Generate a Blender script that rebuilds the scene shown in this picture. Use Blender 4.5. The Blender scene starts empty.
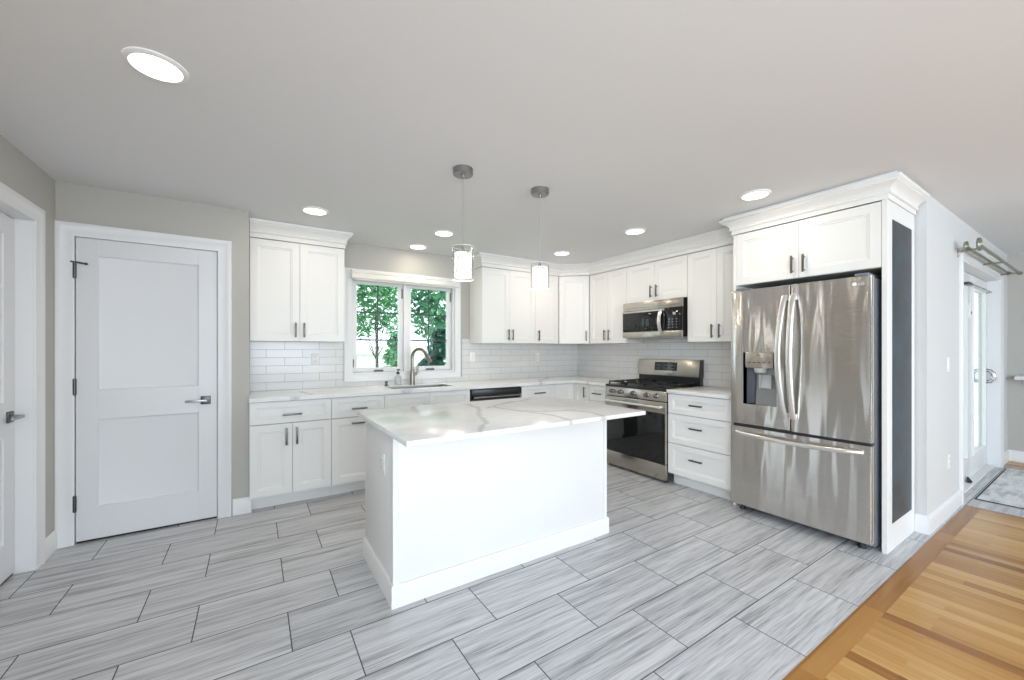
import bpy, bmesh, math, random
from mathutils import Vector, Matrix, Euler
random.seed(7)
S = bpy.context.scene
COL = S.collection

# ------------------------------------------------------------------ camera, world, big lights
cam_d = bpy.data.cameras.new('camera')
cam_d.sensor_width = 36.0
cam_d.lens = 398.6 / 1024 * 36.0
cam_d.shift_y = 8.86 / 1024
cam_d.clip_start = 0.02
cam = bpy.data.objects.new('camera', cam_d)
cam.location = (0, 0, 1.30)
cam.rotation_euler = (math.radians(90), 0, math.radians(-32.88))
COL.objects.link(cam)
S.camera = cam

S.view_settings.view_transform = 'Standard'
S.view_settings.look = 'None'
S.view_settings.gamma = 1.0
S.view_settings.exposure = 0.21
try:
    S.view_settings.use_curve_mapping = False
except Exception:
    pass

W = bpy.data.worlds.new('sky')
S.world = W
W.use_nodes = True
wn = W.node_tree.nodes
wn['Background'].inputs['Color'].default_value = (0.86, 0.93, 1.0, 1)
wn['Background'].inputs['Strength'].default_value = 2.2


def area_light(name, loc, rot, sx, sy, power, color):
    d = bpy.data.lights.new(name, 'AREA')
    d.shape = 'RECTANGLE'
    d.size, d.size_y = sx, sy
    d.energy = power
    d.color = color
    o = bpy.data.objects.new(name, d)
    o.location = loc
    o.rotation_euler = [math.radians(a) for a in rot]
    COL.objects.link(o)
    return o


sun_d = bpy.data.lights.new('sun', 'SUN')
sun_d.energy = 5.0
sun_d.angle = math.radians(2)
sun_d.color = (1.0, 0.95, 0.86)
sun = bpy.data.objects.new('sun', sun_d)
sun.rotation_euler = (math.radians(12), math.radians(48), 0)
COL.objects.link(sun)

COOL = (0.73, 0.87, 1.0)
# added lamps at unseen living-room windows, for brightness and reflections in the kitchen
area_light('added_daylight_rear_left', (0.55, -4.45, 1.45), (93, 0, 0), 2.4, 1.7, 95, COOL)
area_light('added_daylight_rear_right', (4.2, -4.45, 1.45), (93, 0, 0), 2.4, 1.7, 85, COOL)
# added lamp at an unseen left window, brightening fridge, drawers and island end
area_light('added_daylight_left', (-0.98, -1.55, 1.45), (90, 0, -90), 2.3, 1.7, 100, COOL)

# ------------------------------------------------------------------ materials


def principled(name, color, rough=0.5, metal=0.0, spec=None):
    m = bpy.data.materials.new(name)
    m.use_nodes = True
    b = m.node_tree.nodes['Principled BSDF']
    b.inputs['Base Color'].default_value = (*color, 1)
    b.inputs['Roughness'].default_value = rough
    b.inputs['Metallic'].default_value = metal
    if spec is not None:
        b.inputs['Specular IOR Level'].default_value = spec
    return m


class NT:
    """small node-tree writer"""
    def __init__(self, m):
        self.t = m.node_tree
        self.b = m.node_tree.nodes.get('Principled BSDF')

    def n(self, kind, **kw):
        nd = self.t.nodes.new(kind)
        for k, v in kw.items():
            setattr(nd, k, v)
        return nd

    def link(self, a, b):
        self.t.links.new(a, b)

    def val(self, sock, v):
        if isinstance(v, (int, float)):
            sock.default_value = v
        elif isinstance(v, tuple):
            sock.default_value = v if len(v) == len(sock.default_value) else (*v, 1)
        else:
            self.link(v, sock)

    def math(self, op, a, b=None, clamp=False):
        nd = self.n('ShaderNodeMath', operation=op, use_clamp=clamp)
        self.val(nd.inputs[0], a)
        if b is not None:
            self.val(nd.inputs[1], b)
        return nd.outputs[0]

    def mix(self, fac, a, b, blend='MIX'):
        nd = self.n('ShaderNodeMix', data_type='RGBA', blend_type=blend)
        self.val(nd.inputs[0], fac)
        self.val(nd.inputs[6], a)
        self.val(nd.inputs[7], b)
        return nd.outputs[2]

    def coord(self):
        return self.n('ShaderNodeTexCoord').outputs['Object']

    def sep(self, v):
        nd = self.n('ShaderNodeSeparateXYZ')
        self.link(v, nd.inputs[0])
        return nd.outputs

    def comb(self, x=0.0, y=0.0, z=0.0):
        nd = self.n('ShaderNodeCombineXYZ')
        for i, v in enumerate((x, y, z)):
            self.val(nd.inputs[i], v)
        return nd.outputs[0]

    def noise(self, vec, scale, detail=3.0, rough=0.5):
        nd = self.n('ShaderNodeTexNoise')
        self.link(vec, nd.inputs['Vector'])
        nd.inputs['Scale'].default_value = scale
        nd.inputs['Detail'].default_value = detail
        nd.inputs['Roughness'].default_value = rough
        return nd

    def ramp(self, fac, stops):
        nd = self.n('ShaderNodeValToRGB')
        e = nd.color_ramp.elements
        while len(e) < len(stops):
            e.new(0.5)
        for el, (p, c) in zip(e, stops):
            el.position = p
            el.color = (*c, 1) if len(c) == 3 else c
        self.link(fac, nd.inputs[0])
        return nd.outputs[0]

    def bump(self, h, strength, dist=0.01):
        nd = self.n('ShaderNodeBump')
        nd.inputs['Strength'].default_value = strength
        nd.inputs['Distance'].default_value = dist
        self.link(h, nd.inputs['Height'])
        self.link(nd.outputs[0], self.b.inputs['Normal'])

    def brick(self, vec, bw, rh, mortar, offset=0.5):
        nd = self.n('ShaderNodeTexBrick')
        nd.offset = offset
        nd.offset_frequency = 2
        nd.squash = 1.0
        self.link(vec, nd.inputs['Vector'])
        nd.inputs['Color1'].default_value = (0, 0, 0, 1)
        nd.inputs['Color2'].default_value = (1, 1, 1, 1)
        nd.inputs['Mortar'].default_value = (0.5, 0.5, 0.5, 1)
        nd.inputs['Scale'].default_value = 1.0
        nd.inputs['Mortar Size'].default_value = mortar
        nd.inputs['Mortar Smooth'].default_value = 0.15
        nd.inputs['Bias'].default_value = 0.0
        nd.inputs['Brick Width'].default_value = bw
        nd.inputs['Row Height'].default_value = rh
        return nd


def paint(name, color, rough, tex=60.0, strength=0.03):
    m = principled(name, color, rough)
    t = NT(m)
    n = t.noise(t.coord(), tex, 2.0)
    t.bump(n.outputs['Fac'], strength, 0.002)
    return m


M = {}
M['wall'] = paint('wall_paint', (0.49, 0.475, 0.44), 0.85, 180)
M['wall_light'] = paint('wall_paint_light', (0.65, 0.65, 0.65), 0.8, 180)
M['ceiling'] = paint('ceiling_paint', (0.755, 0.755, 0.77), 0.95, 140)
M['trim'] = paint('trim_paint', (0.80, 0.80, 0.805), 0.35)
M['door'] = paint('door_paint', (0.745, 0.75, 0.765), 0.38)
M['cabinet'] = paint('cabinet_paint', (0.815, 0.805, 0.785), 0.38)
M['gap'] = principled('cabinet_shadow_gap', (0.42, 0.41, 0.39), 0.7)
M['nickel'] = principled('brushed_nickel', (0.17, 0.16, 0.15), 0.36, 1.0)
M['lever_nickel'] = principled('lever_nickel', (0.36, 0.36, 0.36), 0.32, 1.0)
M['dark_nickel'] = principled('dark_nickel', (0.11, 0.11, 0.11), 0.36, 1.0)
M['knob'] = principled('knob_steel', (0.26, 0.26, 0.265), 0.25, 1.0)
M['chrome'] = principled('satin_chrome', (0.62, 0.62, 0.62), 0.2, 1.0)
M['faucet'] = principled('faucet_steel', (0.27, 0.245, 0.21), 0.3, 1.0)
M['canopy'] = principled('pendant_nickel', (0.33, 0.33, 0.33), 0.35, 1.0)
M['cord'] = principled('cord_clear_gray', (0.33, 0.33, 0.33), 0.5)
M['black'] = principled('black_enamel', (0.014, 0.014, 0.016), 0.28)
M['black_matte'] = principled('black_matte', (0.02, 0.02, 0.022), 0.65)
M['cast_iron'] = principled('cast_iron', (0.018, 0.018, 0.018), 0.55)
M['black_glass'] = principled('black_glass', (0.008, 0.009, 0.009), 0.04)
M['fridge_side'] = principled('fridge_case_gray', (0.22, 0.24, 0.27), 0.4, 0.3)
M['plastic_gray'] = principled('gray_plastic', (0.46, 0.46, 0.45), 0.35)
M['dispenser_gray'] = principled('dispenser_gray', (0.27, 0.275, 0.28), 0.3, 0.5)
M['plastic_dark'] = principled('dark_plastic', (0.15, 0.16, 0.185), 0.4)
M['plate'] = principled('white_plate_plastic', (0.84, 0.84, 0.83), 0.3)
M['slot'] = principled('socket_slot', (0.12, 0.12, 0.12), 0.6)
M['vinyl'] = paint('window_vinyl', (0.75, 0.75, 0.75), 0.35)
M['muntin'] = principled('muntin_gray_green', (0.05, 0.075, 0.075), 0.5)
M['blind'] = paint('blind_fabric', (0.80, 0.78, 0.73), 0.7, 400, 0.1)
M['rod'] = principled('rod_pewter', (0.33, 0.33, 0.27), 0.35, 0.9)
M['sink'] = principled('sink_steel', (0.45, 0.43, 0.40), 0.3, 1.0)
M['white_text'] = principled('badge_white', (0.85, 0.85, 0.86), 0.3)
M['gray_text'] = principled('badge_gray', (0.72, 0.72, 0.73), 0.3)
M['display_text'] = principled('display_marks', (0.12, 0.16, 0.2), 0.3)
M['mark_gray'] = principled('panel_marks', (0.08, 0.08, 0.09), 0.4)
M['bark'] = paint('bark', (0.10, 0.07, 0.05), 0.9, 30, 0.5)
M['fence'] = paint('fence_white', (0.86, 0.86, 0.86), 0.6)


def steel(name, color, rough, wave):
    m = principled(name, color, rough, 1.0)
    t = NT(m)
    c = t.sep(t.coord())
    v = t.comb(t.math('MULTIPLY', c[0], 1.0), 0.0, t.math('MULTIPLY', c[2], 0.12))
    big = t.noise(v, 7.0, 1.5, 0.5)
    v2 = t.comb(t.math('MULTIPLY', c[0], 1.0), c[1], t.math('MULTIPLY', c[2], 140.0))
    fine = t.noise(v2, 4.0, 2.0, 0.6)
    h = t.math('ADD', t.math('MULTIPLY', big.outputs['Fac'], 1.0), t.math('MULTIPLY', fine.outputs['Fac'], 0.012))
    t.bump(h, wave, 0.05)
    t.val(t.b.inputs['Roughness'], t.math('ADD', t.math('MULTIPLY', fine.outputs['Fac'], 0.08), rough - 0.04))
    t.b.inputs['Anisotropic'].default_value = 0.7
    t.b.inputs['Anisotropic Rotation'].default_value = 0.25
    return m


M['steel'] = steel('stainless_steel', (0.62, 0.60, 0.57), 0.17, 0.55)
M['steel_flat'] = steel('stainless_trim', (0.50, 0.47, 0.42), 0.24, 0.05)
M['steel_bright'] = principled('handle_steel', (0.80, 0.79, 0.77), 0.3, 1.0)


def emit(name, color, strength):
    m = bpy.data.materials.new(name)
    m.use_nodes = True
    nt = m.node_tree
    nt.nodes.clear()
    e = nt.nodes.new('ShaderNodeEmission')
    e.inputs[0].default_value = (*color, 1)
    e.inputs[1].default_value = strength
    o = nt.nodes.new('ShaderNodeOutputMaterial')
    nt.links.new(e.outputs[0], o.inputs[0])
    return m


M['lens'] = emit('light_lens', (1.0, 0.97, 0.92), 6.0)
M['crystal'] = emit('lit_crystal', (1.0, 0.98, 0.95), 1.5)
_t = NT(M['crystal'])
_n = _t.noise(_t.coord(), 55.0, 2.0)
_e = [x for x in M['crystal'].node_tree.nodes if x.type == 'EMISSION'][0]
_t.link(_t.math('ADD', _t.math('MULTIPLY', _n.outputs['Fac'], 3.6), -0.25), _e.inputs[1])


def glass(name, color, rough, ior=1.45):
    """thin clear pane: mostly see-through with a fresnel reflection"""
    m = bpy.data.materials.new(name)
    m.use_nodes = True
    nt = m.node_tree
    nt.nodes.clear()
    tr = nt.nodes.new('ShaderNodeBsdfTransparent')
    tr.inputs[0].default_value = (*color, 1)
    gl = nt.nodes.new('ShaderNodeBsdfGlossy')
    gl.inputs['Roughness'].default_value = rough
    lwt = nt.nodes.new('ShaderNodeLayerWeight')
    pw = nt.nodes.new('ShaderNodeMath')
    pw.operation = 'POWER'
    pw.inputs[1].default_value = 4.0
    nt.links.new(lwt.outputs['Facing'], pw.inputs[0])
    fr = nt.nodes.new('ShaderNodeMath')
    fr.operation = 'MULTIPLY_ADD'
    fr.inputs[1].default_value = 0.75
    fr.inputs[2].default_value = ior * 0.12 - 0.13
    nt.links.new(pw.outputs[0], fr.inputs[0])
    mx = nt.nodes.new('ShaderNodeMixShader')
    o = nt.nodes.new('ShaderNodeOutputMaterial')
    nt.links.new(fr.outputs[0], mx.inputs[0])
    nt.links.new(tr.outputs[0], mx.inputs[1])
    nt.links.new(gl.outputs[0], mx.inputs[2])
    nt.links.new(mx.outputs[0], o.inputs[0])
    return m


M['pane'] = glass('window_pane', (0.94, 0.98, 0.97), 0.0, 1.12)
M['shade_glass'] = glass('shade_glass', (0.93, 0.93, 0.93), 0.08, 1.75)
M['bottle'] = glass('bottle_glass', (0.86, 0.88, 0.87), 0.05, 1.6)


def floor_tile():
    m = principled('floor_tile', (0.5, 0.5, 0.5), 0.3)
    t = NT(m)
    c = t.sep(t.coord())
    x = t.math('SUBTRACT', c[0], 0.138)
    y = t.math('SUBTRACT', c[1], 2.253)
    br = t.brick(t.comb(x, y, 0.0), 0.606, 0.3035, 0.0026, 0.614)
    rnd = t.math('MULTIPLY', br.outputs['Color'], 37.0)
    warp = t.noise(t.comb(t.math('MULTIPLY', c[0], 2.0), t.math('MULTIPLY', c[1], 2.5), rnd), 1.0, 2.0)
    yy = t.math('ADD', c[1], t.math('MULTIPLY', warp.outputs['Fac'], 0.014))
    v1 = t.comb(t.math('ADD', t.math('MULTIPLY', c[0], 0.6), rnd), t.math('MULTIPLY', yy, 17.0), rnd)
    n1 = t.noise(v1, 1.6, 5.0, 0.62)
    v2 = t.comb(t.math('ADD', t.math('MULTIPLY', c[0], 3.0), rnd), t.math('MULTIPLY', yy, 95.0), rnd)
    n2 = t.noise(v2, 1.6, 4.0, 0.6)
    f = t.math('ADD', t.math('MULTIPLY', n1.outputs['Fac'], 0.5), t.math('MULTIPLY', n2.outputs['Fac'], 0.5))
    col = t.ramp(f, [(0.32, (0.17, 0.171, 0.180)), (0.41, (0.33, 0.332, 0.345)), (0.485, (0.49, 0.492, 0.508)), (0.60, (0.635, 0.637, 0.652))])
    tint = t.math('ADD', t.math('MULTIPLY', br.outputs['Color'], 0.10), 0.95)
    col = t.mix(1.0, col, t.comb(tint, tint, tint), 'MULTIPLY')
    col = t.mix(br.outputs['Fac'], col, (0.06, 0.06, 0.065))
    t.link(col, t.b.inputs['Base Color'])
    t.val(t.b.inputs['Roughness'], t.math('ADD', t.math('MULTIPLY', br.outputs['Fac'], 0.4), 0.30))
    h = t.math('SUBTRACT', t.math('MULTIPLY', n2.outputs['Fac'], 0.12), br.outputs['Fac'])
    t.bump(h, 0.25, 0.003)
    return m


def wood(name, swap, bw, rh, stops, seed, rough=0.26):
    m = principled(name, (0.5, 0.3, 0.1), rough)
    t = NT(m)
    c = t.sep(t.coord())
    a, b = (c[1], c[0]) if swap else (c[0], c[1])
    br = t.brick(t.comb(a, t.math('ADD', b, seed), 0.0), bw, rh, 0.0006, 0.37)
    # a second brick lattice offsets the random tint so neighbouring rows differ
    br2 = t.brick(t.comb(t.math('ADD', a, 0.31 + seed), t.math('ADD', b, seed), 0.0), bw * 1.7, rh, 0.0006, 0.61)
    rnd = t.math('ADD', t.math('MULTIPLY', br.outputs['Color'], 0.6), t.math('MULTIPLY', br2.outputs['Color'], 0.4))
    off = t.math('MULTIPLY', rnd, 23.0)
    g1 = t.noise(t.comb(t.math('MULTIPLY', a, 1.6), t.math('MULTIPLY', b, 34.0), off), 1.0, 4.0, 0.6)
    g2 = t.noise(t.comb(t.math('MULTIPLY', a, 9.0), t.math('MULTIPLY', b, 190.0), off), 1.0, 3.0, 0.5)
    f = t.math('ADD', t.math('MULTIPLY', rnd, 0.55), t.math('ADD', t.math('MULTIPLY', g1.outputs['Fac'], 0.38), t.math('MULTIPLY', g2.outputs['Fac'], 0.12)))
    col = t.ramp(f, stops)
    col = t.mix(t.math('MULTIPLY', br.outputs['Fac'], 0.6), col, (0.16, 0.07, 0.02))
    t.link(col, t.b.inputs['Base Color'])
    t.bump(t.math('ADD', t.math('MULTIPLY', g2.outputs['Fac'], 0.15), t.math('MULTIPLY', br.outputs['Fac'], -0.6)), 0.12, 0.002)
    return m


M['tile'] = floor_tile()
M['wood'] = wood('oak_planks', True, 1.25, 0.066, [(0.24, (0.21, 0.080, 0.015)), (0.38, (0.36, 0.165, 0.037)), (0.52, (0.46, 0.24, 0.064)), (0.76, (0.57, 0.345, 0.122))], 0.02)
M['wood_border'] = wood('oak_border', False, 1.3, 0.095, [(0.25, (0.18, 0.066, 0.012)), (0.5, (0.33, 0.145, 0.03)), (0.8, (0.44, 0.22, 0.06))], 0.031)


def wall_tile(name, axis, x0):
    m = principled(name, (0.78, 0.78, 0.77), 0.12)
    t = NT(m)
    c = t.sep(t.coord())
    a = c[0] if axis == 'x' else c[1]
    br = t.brick(t.comb(t.math('SUBTRACT', a, x0), t.math('SUBTRACT', c[2], 0.910), 0.0), 0.3, 0.0768, 0.0016, 0.5)
    n = t.noise(t.comb(t.math('MULTIPLY', a, 6.0), c[1], t.math('MULTIPLY', c[2], 9.0)), 1.0, 2.0)
    col = t.mix(br.outputs['Color'], (0.715, 0.705, 0.69), (0.745, 0.735, 0.72))
    col = t.mix(br.outputs['Fac'], col, (0.36, 0.35, 0.335))
    t.link(col, t.b.inputs['Base Color'])
    t.val(t.b.inputs['Roughness'], t.math('ADD', t.math('MULTIPLY', br.outputs['Fac'], 0.5), 0.16))
    t.bump(t.math('SUBTRACT', t.math('MULTIPLY', n.outputs['Fac'], 0.5), br.outputs['Fac']), 0.3, 0.003)
    return m


M['tile_back'] = wall_tile('backsplash_tile', 'x', 0.242)
M['tile_right'] = wall_tile('backsplash_tile_right', 'y', 0.12)


def quartz(name, veins, seed):
    """white quartz; veins = polylines in the slab's own x, y"""
    m = principled(name, (0.8, 0.8, 0.79), 0.2)
    t = NT(m)
    co = t.coord()
    c = t.sep(co)
    n0 = t.noise(co, 3.2, 4.0, 0.6)
    n1 = t.sep(n0.outputs['Color'])
    wx = t.math('ADD', c[0], t.math('MULTIPLY', t.math('SUBTRACT', n1[0], 0.5), 0.16))
    wy = t.math('ADD', c[1], t.math('MULTIPLY', t.math('SUBTRACT', n1[1], 0.5), 0.16))
    p = t.comb(wx, wy, 0.0)
    dist = None
    for line in veins:
        for (a, b) in zip(line[:-1], line[1:]):
            d = Vector((b[0] - a[0], b[1] - a[1], 0))
            L = d.length
            d.normalize()
            ap = t.n('ShaderNodeVectorMath', operation='SUBTRACT')
            t.link(p, ap.inputs[0])
            ap.inputs[1].default_value = (a[0], a[1], 0)
            dt = t.n('ShaderNodeVectorMath', operation='DOT_PRODUCT')
            t.link(ap.outputs[0], dt.inputs[0])
            dt.inputs[1].default_value = d
            k = t.math('MINIMUM', t.math('MAXIMUM', dt.outputs['Value'], 0.0), L)
            sc = t.n('ShaderNodeVectorMath', operation='SCALE')
            sc.inputs[0].default_value = d
            t.link(k, sc.inputs['Scale'])
            df = t.n('ShaderNodeVectorMath', operation='DISTANCE')
            t.link(ap.outputs[0], df.inputs[0])
            t.link(sc.outputs[0], df.inputs[1])
            dist = df.outputs['Value'] if dist is None else t.math('MINIMUM', dist, df.outputs['Value'])
    base = t.mix(n0.outputs['Fac'], (0.76, 0.755, 0.745), (0.82, 0.82, 0.815))
    # faint background veining
    n2 = t.noise(co, 2.1 + seed, 5.0, 0.55)
    faint = t.math('SUBTRACT', 1.0, t.math('MULTIPLY', t.math('ABSOLUTE', t.math('SUBTRACT', n2.outputs['Fac'], 0.5)), 30.0), True)
    base = t.mix(t.math('MULTIPLY', faint, 0.22), base, (0.60, 0.60, 0.60))
    if dist is not None:
        n3 = t.noise(co, 9.0, 3.0)
        w = t.math('ADD', t.math('MULTIPLY', n3.outputs['Fac'], 0.030), 0.006)
        f = t.math('SUBTRACT', 1.0, t.math('DIVIDE', dist, w), True)
        f = t.math('POWER', f, 0.7)
        halo = t.math('SUBTRACT', 1.0, t.math('DIVIDE', dist, 0.10), True)
        base = t.mix(t.math('MULTIPLY', halo, 0.28), base, (0.66, 0.66, 0.67))
        base = t.mix(t.math('MULTIPLY', f, 0.72), base, (0.43, 0.42, 0.42))
    t.link(base, t.b.inputs['Base Color'])
    return m


VEINS = [[(0.88, 1.66), (1.06, 1.88), (1.17, 2.17), (1.25, 2.38), (1.27, 2.53)],
         [(1.34, 2.33), (1.38, 2.11), (1.46, 1.92), (1.47, 1.81), (1.43, 1.62)],
         [(1.28, 2.3), (1.49, 2.41), (1.8, 2.55)],
         [(1.38, 2.11), (1.51, 2.01), (1.69, 1.94), (1.74, 1.82), (1.70, 1.64)]]
M['quartz_island'] = quartz('quartz_island', VEINS, 0.0)
M['quartz'] = quartz('quartz_counter', [[(0.25, 3.70), (0.42, 3.80), (0.36, 4.1)], [(1.15, 3.70), (1.4, 3.82)], [(2.8, 3.70), (3.0, 4.0), (3.4, 4.3)], [(3.3, 3.5), (3.8, 3.3)]], 0.7)


def chalk():
    m = principled('chalkboard_slate', (0.03, 0.04, 0.05), 0.5)
    t = NT(m)
    n = t.noise(t.coord(), 5.0, 5.0, 0.65)
    col = t.ramp(n.outputs['Fac'], [(0.35, (0.010, 0.017, 0.024)), (0.7, (0.026, 0.052, 0.074))])
    t.link(col, t.b.inputs['Base Color'])
    t.b.inputs['Roughness'].default_value = 0.36
    return m


M['chalk'] = chalk()


def mat_rug():
    m = principled('entry_mat_fabric', (0.6, 0.6, 0.6), 0.8)
    t = NT(m)
    co = t.coord()
    c = t.sep(co)
    n = t.noise(t.comb(t.math('MULTIPLY', c[0], 1.2), t.math('MULTIPLY', c[1], 4.0), 0.0), 3.0, 6.0, 0.65)
    col = t.ramp(n.outputs['Fac'], [(0.36, (0.42, 0.44, 0.45)), (0.52, (0.70, 0.71, 0.71)), (0.7, (0.80, 0.81, 0.81))])
    t.link(col, t.b.inputs['Base Color'])
    return m


M['rug'] = mat_rug()


def leaf(name, c1, c2):
    m = bpy.data.materials.new(name)
    m.use_nodes = True
    nt = m.node_tree
    t = NT(m)
    b = t.b
    g = t.n('ShaderNodeNewGeometry')
    rnd = t.noise(t.coord(), 3.5, 2.0)
    col = t.ramp(rnd.outputs['Fac'], [(0.3, c1), (0.7, c2)])
    t.link(col, b.inputs['Base Color'])
    b.inputs['Roughness'].default_value = 0.4
    tl = t.n('ShaderNodeBsdfTranslucent')
    t.link(col, tl.inputs[0])
    mx = t.n('ShaderNodeMixShader')
    mx.inputs[0].default_value = 0.4
    t.link(b.outputs[0], mx.inputs[1])
    t.link(tl.outputs[0], mx.inputs[2])
    t.link(mx.outputs[0], nt.nodes['Material Output'].inputs[0])
    return m


M['leaf_light'] = leaf('leaf_light', (0.035, 0.19, 0.085), (0.22, 0.48, 0.24))
M['leaf_mid'] = leaf('leaf_mid', (0.025, 0.16, 0.09), (0.20, 0.46, 0.26))
M['leaf_dark'] = leaf('leaf_dark', (0.012, 0.07, 0.05), (0.03, 0.15, 0.10))
M['lawn'] = paint('lawn', (0.16, 0.30, 0.10), 0.9, 8, 0.3)
M['paving'] = paint('paving', (0.62, 0.62, 0.60), 0.8, 12, 0.2)

# ------------------------------------------------------------------ mesh building


class MB:
    def __init__(self):
        self.bm = bmesh.new()

    def box(self, x0, x1, y0, y1, z0, z1, bev=0.0, seg=2):
        mt = Matrix.Translation(((x0 + x1) / 2, (y0 + y1) / 2, (z0 + z1) / 2)) @ Matrix.Diagonal((abs(x1 - x0), abs(y1 - y0), abs(z1 - z0), 1))
        r = bmesh.ops.create_cube(self.bm, size=1.0, matrix=mt)
        if bev > 0:
            es = {e for v in r['verts'] for e in v.link_edges}
            bmesh.ops.bevel(self.bm, geom=list(es), offset=bev, segments=seg, affect='EDGES', profile=0.5)
        return self

    def hexa(self, pts, bev=0.0):
        """eight points: bottom loop 4, top loop 4"""
        v = [self.bm.verts.new(p) for p in pts]
        fs = [(3, 2, 1, 0), (4, 5, 6, 7), (0, 1, 5, 4), (1, 2, 6, 5), (2, 3, 7, 6), (3, 0, 4, 7)]
        f = [self.bm.faces.new([v[i] for i in q]) for q in fs]
        if bev > 0:
            es = {e for ff in f for e in ff.edges}
            bmesh.ops.bevel(self.bm, geom=list(es), offset=bev, segments=2, affect='EDGES', profile=0.5)
        return self

    def lathe(self, prof, c=(0, 0, 0), n=24, axis='z', cap=True):
        rings = []
        for (r, h) in prof:
            ring = []
            for i in range(n):
                a = 2 * math.pi * i / n
                p = (r * math.cos(a), r * math.sin(a), h)
                if axis == 'y':
                    p = (p[0], h, -p[1])
                elif axis == 'x':
                    p = (h, p[0], p[1])
                ring.append(self.bm.verts.new((p[0] + c[0], p[1] + c[1], p[2] + c[2])))
            rings.append(ring)
        for a, b in zip(rings[:-1], rings[1:]):
            for i in range(n):
                self.bm.faces.new((a[i], a[(i + 1) % n], b[(i + 1) % n], b[i]))
        if cap:
            self.bm.faces.new(list(reversed(rings[0])))
            self.bm.faces.new(rings[-1])
        return self

    def tube(self, pts, r, n=10, ry=None, up=None):
        """swept round or elliptical tube; r may be a list"""
        pts = [Vector(p) for p in pts]
        rings = []
        prev = None
        for i, p in enumerate(pts):
            d = (pts[min(i + 1, len(pts) - 1)] - pts[max(i - 1, 0)]).normalized()
            if prev is None:
                u = Vector(up) if up else (Vector((0, 0, 1)) if abs(d.z) < 0.9 else Vector((1, 0, 0)))
            else:
                u = prev
            u = (u - d * u.dot(d)).normalized()
            prev = u
            w = d.cross(u)
            rr = r[i] if isinstance(r, (list, tuple)) else r
            r2 = rr if ry is None else ry
            rings.append([self.bm.verts.new(p + u * (rr * math.cos(2 * math.pi * k / n)) + w * (r2 * math.sin(2 * math.pi * k / n))) for k in range(n)])
        for a, b in zip(rings[:-1], rings[1:]):
            for i in range(n):
                self.bm.faces.new((a[i], a[(i + 1) % n], b[(i + 1) % n], b[i]))
        self.bm.faces.new(list(reversed(rings[0])))
        self.bm.faces.new(rings[-1])
        return self

    def torus(self, c, R, r, axis='x', n=24, k=10):
        rings = []
        for i in range(n):
            a = 2 * math.pi * i / n
            ring = []
            for j in range(k):
                b = 2 * math.pi * j / k
                q = (R + r * math.cos(b))
                p = {'x': (r * math.sin(b), q * math.cos(a), q * math.sin(a)),
                     'y': (q * math.cos(a), r * math.sin(b), q * math.sin(a)),
                     'z': (q * math.cos(a), q * math.sin(a), r * math.sin(b))}[axis]
                ring.append(self.bm.verts.new((p[0] + c[0], p[1] + c[1], p[2] + c[2])))
            rings.append(ring)
        for i in range(n):
            a, b = rings[i], rings[(i + 1) % n]
            for j in range(k):
                self.bm.faces.new((a[j], a[(j + 1) % k], b[(j + 1) % k], b[j]))
        return self

    def sweep(self, path, prof, side=1.0):
        """mitred moulding: path = 2D points, prof = [(out, z)] closed loop; out goes to the right of travel when side = 1"""
        P = [Vector(p) for p in path]
        nor = []
        for a, b in zip(P[:-1], P[1:]):
            d = (b - a).normalized()
            nor.append(Vector((d.y, -d.x)) * side)
        rings = []
        for i, p in enumerate(P):
            if i == 0:
                m = nor[0]
            elif i == len(P) - 1:
                m = nor[-1]
            else:
                m = (nor[i - 1] + nor[i])
                m = m / (1.0 + nor[i - 1].dot(nor[i]))
            rings.append([self.bm.verts.new((p.x + m.x * o, p.y + m.y * o, z)) for (o, z) in prof])
        n = len(prof)
        for a, b in zip(rings[:-1], rings[1:]):
            for i in range(n):
                self.bm.faces.new((a[i], a[(i + 1) % n], b[(i + 1) % n], b[i]))
        self.bm.faces.new(rings[0])
        self.bm.faces.new(list(reversed(rings[-1])))
        return self

    def ring_plate(self, x0, x1, z0, z1, h, y0, y1, bev=0.0):
        """plate facing -y with a rectangular opening h = (hx0, hx1, hz0, hz1), from y0 (front) to y1 (back)"""
        o = [(x0, z0), (x1, z0), (x1, z1), (x0, z1)]
        i = [(h[0], h[2]), (h[1], h[2]), (h[1], h[3]), (h[0], h[3])]
        V = {}
        for nm, loop in (('o', o), ('i', i)):
            for k, (x, z) in enumerate(loop):
                V[nm, k, 0] = self.bm.verts.new((x, y0, z))
                V[nm, k, 1] = self.bm.verts.new((x, y1, z))
        for k in range(4):
            q = (k + 1) % 4
            self.bm.faces.new((V['o', k, 0], V['o', q, 0], V['i', q, 0], V['i', k, 0]))
            self.bm.faces.new((V['o', q, 1], V['o', k, 1], V['i', k, 1], V['i', q, 1]))
            self.bm.faces.new((V['o', q, 0], V['o', k, 0], V['o', k, 1], V['o', q, 1]))
            self.bm.faces.new((V['i', k, 0], V['i', q, 0], V['i', q, 1], V['i', k, 1]))
        if bev > 0:
            es = []
            for k in range(4):
                for e in V['o', k, 0].link_edges:
                    ot = e.other_vert(V['o', k, 0])
                    if ot in (V['o', (k + 1) % 4, 0], V['o', k, 1]):
                        es.append(e)
            bmesh.ops.bevel(self.bm, geom=list(set(es)), offset=bev, segments=3, affect='EDGES', profile=0.5)
        return self

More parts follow.
